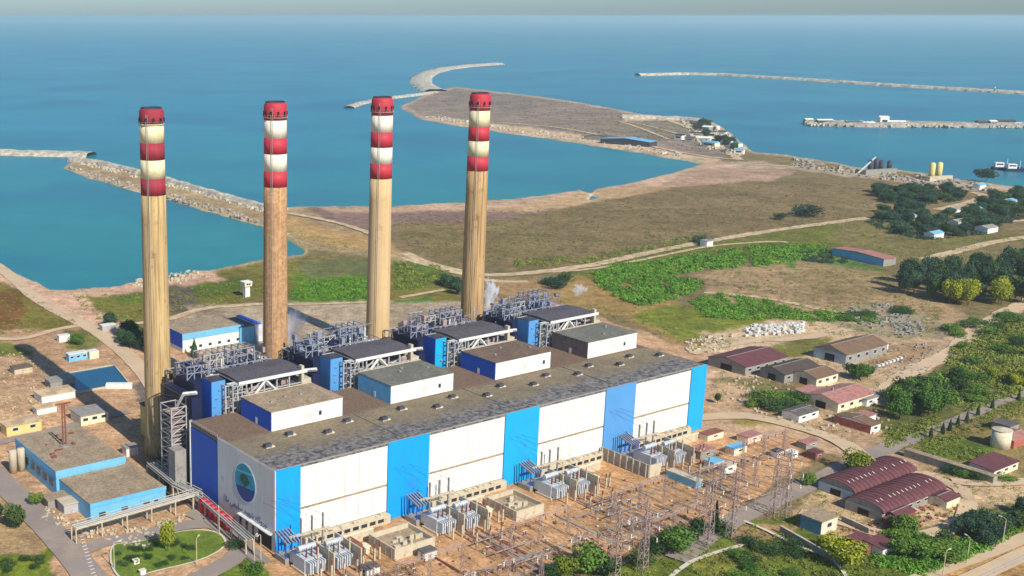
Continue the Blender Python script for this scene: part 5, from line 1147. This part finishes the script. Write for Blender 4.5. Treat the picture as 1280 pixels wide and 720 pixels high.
GR = [
    ([(1095, 240), (1140, 236), (1205, 240), (1200, 250), (1150, 256), (1100, 252)], 46, (6, 10), (9, 15), 'broad', 'b', 'dark tree of the upper grove near the coast', 'trees of the upper coastal grove'),
    ([(1205, 262), (1235, 248), (1290, 240), (1290, 270), (1240, 285), (1205, 280)], 46, (6, 10), (9, 15), 'broad', 'b', 'dark tree of the right hand coastal grove', 'trees of the right hand coastal grove'),
    ([(1082, 278), (1105, 262), (1150, 262), (1170, 270), (1250, 272), (1240, 290), (1160, 300), (1120, 292)], 50, (6, 10), (9, 14), 'broad', 'b', 'dark tree of the lower grove near the coast', 'trees of the lower coastal grove'),
    ([(1122, 355), (1150, 345), (1290, 332), (1290, 380), (1180, 378), (1130, 368)], 62, (13, 18), (8, 12), 'broad', 'b', 'tall dark tree of the wood at the right', 'dark trees of the right hand wood'),
    ([(1185, 374), (1215, 374), (1216, 384), (1186, 383)], 7, (13, 16), (9, 12), 'broad', 'y', 'yellow green tree at the front of the wood, left clump', 'left clump of yellow green trees'),
    ([(1236, 373), (1255, 372), (1255, 381), (1238, 383)], 5, (13, 15), (9, 12), 'broad', 'y', 'yellow green tree at the front of the wood, right clump', 'right clump of yellow green trees'),
    ([(1112, 500), (1140, 490), (1180, 488), (1185, 510), (1160, 525), (1120, 524)], 16, (9, 12), (9, 12), 'broad', 'm', 'green tree of the dense clump right of the village', 'clump of trees right of the village'),
    ([(1140, 492), (1200, 480), (1215, 500), (1180, 520)], 7, (8, 11), (7, 10), 'broad', 'd', 'dark tree of the dense clump right of the village', 'clump of dark trees right of the village'),
    ([(135, 408), (150, 405), (175, 428), (190, 438), (170, 440), (145, 425)], 12, (6, 9), (7, 10), 'broad', 'b', 'dark tree in the row beside the shore road', 'dark trees beside the shore road'),
    ([(676, 350), (700, 346), (715, 354), (700, 362), (680, 358)], 6, (5, 8), (9, 12), 'shrub', 'b', 'dark bush behind the last boiler house', 'dark bushes behind the last boiler house'),
    ([(556, 356), (575, 354), (576, 370), (560, 370)], 5, (6, 8), (8, 10), 'broad', 'b', 'dark tree left of the rightmost chimney foot', 'dark trees by the rightmost chimney'),
    ([(935, 503), (955, 496), (1005, 494), (1010, 505), (975, 515), (945, 512)], 15, (4, 6), (8, 11), 'shrub', 'm', 'green bush of the dense thicket before the brown barns', 'bushes of the thicket before the barns'),
    ([(1110, 660), (1140, 665), (1200, 690), (1190, 705), (1130, 700), (1110, 685)], 18, (4, 7), (7, 10), 'broad', 'm', 'green tree of the thicket below the warehouses', 'trees of the thicket below the warehouses'),
    ([(1200, 660), (1240, 655), (1280, 640), (1280, 662), (1230, 684), (1205, 684)], 16, (4, 7), (7, 10), 'broad', 'b', 'dark tree of the thicket at the right beside the rail line', 'trees of the thicket by the rail line'),
    ([(895, 715), (925, 690), (960, 700), (1000, 715), (990, 730), (900, 730)], 10, (2.2, 3.6), (4, 7), 'shrub', 'm', 'bush on the green at the bottom', 'bushes on the green at the bottom'),
    ([(930, 680), (975, 678), (1010, 695), (970, 700)], 6, (2.5, 4), (5, 8), 'shrub', 'd', 'dark bush on the grass beside the garden wall', 'dark bushes by the garden wall'),
    ([(5, 705), (30, 700), (60, 700), (65, 712), (10, 716)], 6, (2, 3), (3, 5), 'shrub', 'd', 'small round dark shrub on the lawn in the bottom left corner', 'round shrubs in the bottom left corner'),
    ([(145, 690), (190, 682), (230, 674), (270, 674), (265, 690), (190, 712), (150, 712)], 20, (1.2, 2.4), (2, 4), 'shrub', 'd', 'small dark shrub planted on the oval lawn', 'shrubs on the oval lawn'),
    ([(855, 158), (880, 156), (920, 186), (930, 194), (890, 186)], 14, (9, 14), (12, 20), 'broad', 'b', 'dark tree among the harbour buildings on the peninsula', 'trees on the peninsula tip'),
    ([(1170, 412), (1200, 402), (1280, 395), (1280, 408), (1215, 425), (1180, 425)], 12, (4, 6), (8, 12), 'shrub', 'm', 'green bush along the sandy lane at the right', 'bushes along the sandy lane'),
    ([(1185, 470), (1195, 440), (1230, 420), (1290, 400), (1290, 485), (1210, 510)], 16, (3, 6), (6, 11), 'shrub', 'm', 'green bush rising from the olive scrub slope', 'bushes on the olive scrub slope'),
    ([(1190, 485), (1230, 470), (1290, 450), (1290, 480), (1220, 505)], 8, (5, 8), (5, 8), 'broad', 'y', 'small yellowish tree on the olive scrub slope', 'small trees on the olive scrub slope'),
    ([(1050, 395), (1085, 392), (1100, 402), (1060, 406)], 6, (3, 5), (8, 12), 'shrub', 'm', 'green bush beside the rubble field', 'bushes beside the rubble field'),
    ([(1120, 388), (1150, 388), (1150, 394), (1125, 394)], 4, (3, 4), (8, 12), 'shrub', 'd', 'dark bush in the clearing before the wood', 'bushes in the clearing before the wood'),
]
def place(u, v, poly):
    xs = [p_[0] for p_ in poly]; f_ = (u - min(xs)) / (max(xs) - min(xs)); vs_ = [p_[1] for p_ in poly]; g_ = (v - min(vs_)) / (max(vs_) - min(vs_))
    return (', front ' if g_ > .5 else ', rear ') + ('left part' if f_ < .33 else 'middle' if f_ < .67 else 'right part')
rn = random.Random(5)
for poly, n_, hh, ww, kd, c_, lb0, grp in GR:
    for u, v in rnd_in(poly, n_, rn):
        lb = lb0 + (place(u, v, poly) if n_ > 8 and len(lb0.split()) < 14 else '')
        tree(u, v, rn.uniform(*hh), rn.uniform(*ww), kd, rn.choice((c_, c_, c_, 'd' if c_ in 'bm' else c_)), lb, grp, 'bush' if kd == 'shrub' else 'tree', 'bush' if kd == 'shrub' else ('poplar' if kd == 'poplar' else 'tree'))
for i, (u, v) in enumerate([(1178, 542), (1187, 538), (1197, 533), (1208, 528), (1222, 520), (1240, 511), (1273, 500), (1163, 548)]): tree(u, v, 6, 2.6, 'cone', 'd', 'small dark cypress in the row along the straight road', 'cypresses along the straight road', name='cypress')

def thicket(name, label, poly, n_, size, m, seed, leaves=26):
    r = np.random.default_rng(seed); rn = random.Random(seed); cs = rnd_in_fast(poly, n_, r); n_ = len(cs[0]); x, y = Pn(cs[0], cs[1])
    sz = r.uniform(size[0], size[1], n_); c = np.repeat(np.stack([x, y, np.zeros(n_)], 1), leaves, 0); s_ = np.repeat(sz, leaves)[:, None]
    d = r.normal(size=(n_ * leaves, 3)); d[:, 2] = np.abs(d[:, 2]); d /= np.linalg.norm(d, axis=1)[:, None]
    pos_ = c + d * s_ * np.array([1, 1, .75]) * r.uniform(.6, 1.1, (len(d), 1)); nrm = d + r.normal(size=d.shape) * .5; nrm /= np.linalg.norm(nrm, axis=1)[:, None]
    a = np.cross(nrm, r.normal(size=nrm.shape)); a /= np.linalg.norm(a, axis=1)[:, None]; b_ = np.cross(nrm, a); q_ = s_ * r.uniform(.14, .30, (len(d), 1))
    co = np.concatenate([pos_ + a * q_, pos_ + b_ * q_ * .7, pos_ - a * q_, pos_ - b_ * q_ * .7], 1).reshape(-1, 3).astype(np.float32)
    me = bpy.data.meshes.new(name); nf = len(co) // 4; me.vertices.add(len(co)); me.vertices.foreach_set('co', co.ravel()); me.loops.add(len(co)); me.loops.foreach_set('vertex_index', np.arange(len(co), dtype=np.int32)); me.polygons.add(nf); me.polygons.foreach_set('loop_start', np.arange(0, len(co), 4, dtype=np.int32)); me.update(calc_edges=True)
    me.materials.append(m); o = bpy.data.objects.new(name, me); COL.objects.link(o); o['kind'] = 'stuff'; o['label'] = label; o['category'] = 'shrubs'; return o
def rnd_in_fast(poly, n_, r):
    xs = [p_[0] for p_ in poly]; ys = [p_[1] for p_ in poly]; u = r.uniform(min(xs), max(xs), n_ * 6); v = r.uniform(min(ys), max(ys), n_ * 6)
    k = inpoly(u, v, poly) & (smooth_noise(u, v, 9, 4, 77) + .3 * smooth_noise(u, v, 3, 2, 78) > -.22); return u[k][:n_], v[k][:n_]
thicket('shrubs', 'thick bright green scrub belt in the field behind the plant', [(742, 342), (770, 331), (830, 326), (900, 313), (960, 307), (1030, 307), (1035, 318), (960, 332), (880, 338), (830, 345), (878, 352), (872, 362), (840, 376), (800, 382), (770, 372), (742, 352)], 2300, (1.4, 3.0), m_bush, 21)
thicket('shrubs', 'green scrub patch below the large scrub belt', [(860, 374), (900, 367), (960, 376), (1005, 390), (1060, 392), (1040, 404), (985, 398), (920, 400), (880, 396)], 800, (1.2, 2.5), m_bush, 22)
thicket('shrubs', 'bright green reeds between the second and third chimney', [(395, 352), (462, 348), (462, 374), (400, 372), (366, 372), (366, 362)], 900, (1.0, 1.9), m_bush, 23)
thicket('shrubs', 'green scrub between the third and fourth chimney', [(495, 326), (556, 334), (572, 350), (520, 362), (492, 362)], 260, (1.2, 2.4), m_bush2, 24)
thicket('shrubs', 'olive scrub slope at the right edge', [(1180, 470), (1190, 436), (1225, 418), (1290, 398), (1330, 470), (1290, 488), (1210, 515), (1180, 500)], 1900, (.9, 2.3), m_bush2, 25)
thicket('shrubs', 'low olive scrub over the meadow edge beside the coast road', [(640, 326), (740, 318), (860, 296), (870, 302), (740, 328), (640, 336)], 260, (1.2, 2.4), m_bush2, 26)
thicket('shrubs', 'green scrub on the rough ground by the garden wall at the bottom', [(860, 690), (930, 655), (1000, 675), (1060, 700), (1130, 700), (1150, 728), (700, 735), (800, 705)], 520, (.5, 1.3), m_bush2, 27)
thicket('shrubs', 'scrub thicket under the trees below the warehouses', [(1100, 665), (1200, 680), (1280, 636), (1290, 655), (1230, 690), (1150, 720), (1090, 705)], 900, (.9, 2.0), m_bush, 28)
thicket('shrubs', 'sparse scrub over the tan field behind the village', [(880, 345), (1000, 328), (1110, 345), (1180, 385), (1170, 425), (1040, 420), (1000, 405), (900, 360)], 900, (.6, 1.7), m_bush2, 29, 14)
thicket('shrubs', 'rough weeds on the field beyond the shore road', [(-40, 360), (30, 365), (90, 398), (100, 408), (20, 418), (-40, 418)], 300, (.6, 1.2), m_bush2, 30)
thicket('shrubs', 'weeds in the green field behind the first chimney', [(85, 370), (190, 366), (330, 345), (365, 372), (240, 384), (190, 400), (120, 400)], 520, (.6, 1.4), m_bush2, 31)
thicket('shrubs', 'weeds along the verge of the straight road', [(1130, 560), (1160, 545), (1290, 490), (1290, 520), (1190, 555), (1270, 575), (1160, 575)], 420, (.6, 1.5), m_bush2, 32)
thicket('shrubs', 'dark scrub on the brown coastal meadow', [(480, 270), (700, 262), (900, 232), (1080, 228), (1090, 270), (860, 298), (640, 326), (520, 318)], 2200, (.6, 1.6), m_bush2, 33, 9)
thicket('shrubs', 'darker scrub flecks on the brown coastal meadow', [(480, 268), (700, 260), (900, 230), (1100, 226), (1095, 270), (860, 300), (640, 330), (520, 320)], 2000, (.5, 1.5), m_bush3, 63, 9)
thicket('shrubs', 'low weeds along the lane right of the village', [(1110, 535), (1170, 520), (1180, 535), (1110, 560), (1100, 548)], 160, (.8, 1.8), m_bush2, 34)

thicket('shrubs', 'dark undergrowth of the upper coastal grove', [(1095, 241), (1140, 237), (1205, 241), (1200, 251), (1150, 257), (1100, 253)], 500, (1.6, 3.6), m_bush3, 51)
thicket('shrubs', 'dark undergrowth of the right hand coastal grove', [(1205, 263), (1235, 249), (1290, 241), (1290, 271), (1240, 286), (1205, 281)], 700, (1.4, 3.4), m_bush3, 52)
thicket('shrubs', 'dark undergrowth of the lower coastal grove', [(1082, 279), (1105, 263), (1150, 263), (1170, 271), (1250, 273), (1240, 291), (1160, 301), (1120, 293)], 900, (1.2, 3.2), m_bush3, 53)
thicket('shrubs', 'dark green reeds along the field south of the coastal grove', [(990, 318), (1030, 312), (1060, 318), (1055, 330), (1010, 328)], 260, (1.2, 2.4), m_bush3, 54)
thicket('shrubs', 'scrub along the shore of the breakwater arm', [(300, 268), (420, 300), (520, 335), (470, 338), (390, 318), (330, 288)], 700, (.5, 1.3), m_bush2, 55, 10)
thicket('shrubs', 'brown scrub dotted over the peninsula', [(540, 112), (700, 125), (850, 148), (900, 170), (880, 190), (740, 172), (600, 155), (520, 138)], 1500, (.9, 2.6), m_bush3, 56, 7)
thicket('shrubs', 'weeds and scrub between the village houses', [(890, 430), (1010, 425), (1110, 440), (1130, 480), (1110, 560), (1040, 550), (960, 525), (890, 500)], 620, (.4, 1.3), m_bush2, 57, 12)
thicket('shrubs', 'weeds around the warehouses and dirt lanes', [(990, 600), (1060, 585), (1200, 585), (1280, 600), (1280, 640), (1180, 670), (1080, 680), (960, 655)], 620, (.4, 1.2), m_bush2, 58, 12)
thicket('shrubs', 'weeds along the coast road verge', [(740, 326), (870, 300), (1080, 268), (1090, 280), (960, 300), (760, 340)], 420, (.6, 1.6), m_bush2, 59, 10)
thicket('shrubs', 'weeds on the bare ground left of the plant', [(-20, 430), (60, 436), (110, 500), (60, 545), (-20, 545)], 260, (.3, .9), m_bush2, 60, 12)
thicket('shrubs', 'scrub on the dry field behind the hall', [(700, 375), (800, 390), (920, 430), (880, 442), (790, 405), (700, 385)], 320, (.5, 1.3), m_bush2, 61, 12)
thicket('shrubs', 'scrub on the plain between the coastal groves and the long barn', [(960, 295), (1090, 275), (1280, 292), (1280, 330), (1130, 335), (1000, 312)], 900, (.7, 1.8), m_bush2, 62, 10)
# rubble in the open ground
def rubble(name, label, poly, n_, size, m, seed):
    r = np.random.default_rng(seed); u, v = rnd_in_fast(poly, n_, r); x, y = Pn(u, v); k = MB()
    for a, b_ in zip(x, y):
        s_ = r.uniform(*size); k.rbox((a, b_, s_ * .2), (s_, s_ * r.uniform(.5, 1), s_ * .7), r.uniform(0, 3), r.uniform(-.5, .5))
    o = k.build(name, m); o['kind'] = 'stuff'; o['label'] = label; o['category'] = 'rubble'; return o
rubble('rubble', 'grey rubble and scrap behind the village yard', [(1060, 385), (1110, 380), (1150, 400), (1165, 420), (1110, 418), (1060, 400)], 260, (.6, 2.0), m_cong, 41)
rubble('rubble', 'stones and debris around the light blue building', [(60, 630), (110, 660), (180, 660), (240, 640), (180, 690), (110, 672), (50, 650)], 200, (.3, 1.2), m_con, 42)
rubble('rubble', 'loose stones in the bare ground left of the plant', [(-20, 440), (60, 440), (90, 500), (60, 530), (-20, 530)], 260, (.3, .9), m_dirt, 43)
rubble('rubble', 'scattered scrap on the orange ground of the yard', [(350, 720), (480, 700), (880, 560), (980, 560), (900, 640), (700, 720)], 160, (.3, .9), m_rust, 44)
rubble('rubble', 'pale stones on the orange ground of the yard', [(350, 720), (480, 700), (880, 560), (980, 545), (900, 640), (700, 720)], 160, (.3, .9), m_con, 45)
rubble('rubble', 'scrap and debris in the village yards', [(900, 460), (1000, 470), (1100, 500), (1120, 540), (1050, 545), (950, 520), (890, 490)], 260, (.3, 1.3), m_con, 64)
rubble('rubble', 'rusty scrap around the warehouses', [(1000, 640), (1100, 655), (1200, 600), (1200, 640), (1120, 670), (1010, 660)], 200, (.3, 1.1), m_rust, 65)
rubble('rubble', 'debris along the dirt lanes behind the village', [(1080, 430), (1180, 430), (1160, 470), (1080, 470)], 160, (.3, 1.2), m_cong, 66)
rubble('rubble', 'pale stones on the sandy spoil behind the hall', [(850, 425), (920, 415), (900, 440), (860, 440)], 120, (.5, 1.6), m_con, 46)
rubble('rubble', 'scrap heap in the thicket at the right', [(1210, 655), (1260, 650), (1260, 672), (1215, 676)], 120, (.5, 1.6), m_maroonp, 47)
rubble('rubble', 'boulders along the inner edge of the breakwater arm', [(85, 209), (110, 220), (160, 234), (200, 245), (250, 259), (290, 270), (330, 281), (362, 298), (360, 294), (290, 264), (200, 239), (110, 214)], 700, (1.2, 3.2), m_rock, 49)
rubble('rubble', 'boulders along the crest of the breakwater arm', [(90, 199), (180, 216), (230, 232), (330, 260), (365, 262), (330, 266), (230, 238), (100, 206)], 600, (1.2, 3.4), m_con, 50)
rubble('rubble', 'stones along the sandy edge of the peninsula', [(530, 147), (620, 162), (740, 178), (850, 196), (850, 192), (740, 173), (620, 157), (540, 144)], 500, (1.5, 4), m_rockl, 51)
rubble('rubble', 'debris around the harbour buildings', [(850, 150), (885, 152), (930, 185), (925, 196), (880, 186)], 260, (2, 5), m_con, 52)
rubble('rubble', 'pale rubble along the coast by the silos', [(990, 198), (1070, 211), (1160, 220), (1240, 233), (1240, 240), (1100, 224), (990, 208)], 400, (1.5, 4), m_rock, 53)
rubble('rubble', 'boulders and clutter on the broad pier', [(1006, 152), (1290, 155), (1290, 160), (1010, 157)], 500, (2, 5), m_rockl, 54)
rubble('rubble', 'gravel banks at the basin shore', [(170, 350), (240, 338), (262, 346), (220, 356), (160, 360)], 140, (.6, 1.8), m_con, 48)

# ------------------------------------------------------------------ steam
def steam(label, px, z, size, dens, seed):
    p_ = P(px[0], px[1], z); m = bpy.data.materials.new('steam'); m.use_nodes = True; n = m.node_tree.nodes; l = m.node_tree.links; n.remove(n['Principled BSDF'])
    pv = n.new('ShaderNodeVolumePrincipled'); pv.inputs['Color'].default_value = (.97, .98, 1, 1); pv.inputs['Anisotropy'].default_value = 0
    tc = n.new('ShaderNodeTexCoord'); t_ = n.new('ShaderNodeTexNoise'); t_.inputs['Scale'].default_value = 2.2; t_.inputs['Detail'].default_value = 4; l.new(tc.outputs['Object'], t_.inputs[0])
    ln = n.new('ShaderNodeVectorMath'); ln.operation = 'LENGTH'; l.new(tc.outputs['Object'], ln.inputs[0])
    a = n.new('ShaderNodeMath'); a.operation = 'MULTIPLY_ADD'; l.new(t_.outputs['Fac'], a.inputs[0]); a.inputs[1].default_value = 3.0; a.inputs[2].default_value = -.85
    b_ = n.new('ShaderNodeMath'); b_.operation = 'SUBTRACT'; l.new(a.outputs[0], b_.inputs[0]); l.new(ln.outputs['Value'], b_.inputs[1])
    c_ = n.new('ShaderNodeMath'); c_.operation = 'MULTIPLY'; c_.use_clamp = False; l.new(b_.outputs[0], c_.inputs[0]); c_.inputs[1].default_value = dens
    d_ = n.new('ShaderNodeMath'); d_.operation = 'MAXIMUM'; l.new(c_.outputs[0], d_.inputs[0]); d_.inputs[1].default_value = 0; l.new(d_.outputs[0], pv.inputs['Density']); l.new(pv.outputs[0], n['Material Output'].inputs['Volume'])
    k = MB(); 
    prof = [(max(.01, math.sin(math.pi * j / 10)), -math.cos(math.pi * j / 10)) for j in range(11)]; k.lathe(prof, 16); o = k.build('steam_plume', m); o.location = p_; o.scale = size; o['kind'] = 'stuff'; o['label'] = label; o['category'] = 'steam'
steam('white steam puff right of the rightmost chimney', (613, 366), 20, (5.5, 5, 11), 1.3, 1)
steam('thin steam around the foot of the second chimney', (366, 405), 22, (8, 7, 13), .45, 2)
steam('thin steam left of the foot of the second chimney', (328, 412), 20, (5, 5, 9), .5, 3)
steam('faint steam above the last boiler house', (724, 362), 36, (5, 4, 4), .8, 4)
print('trees', ntree, 'switchgear', swn, 'objects', len(bpy.data.objects))
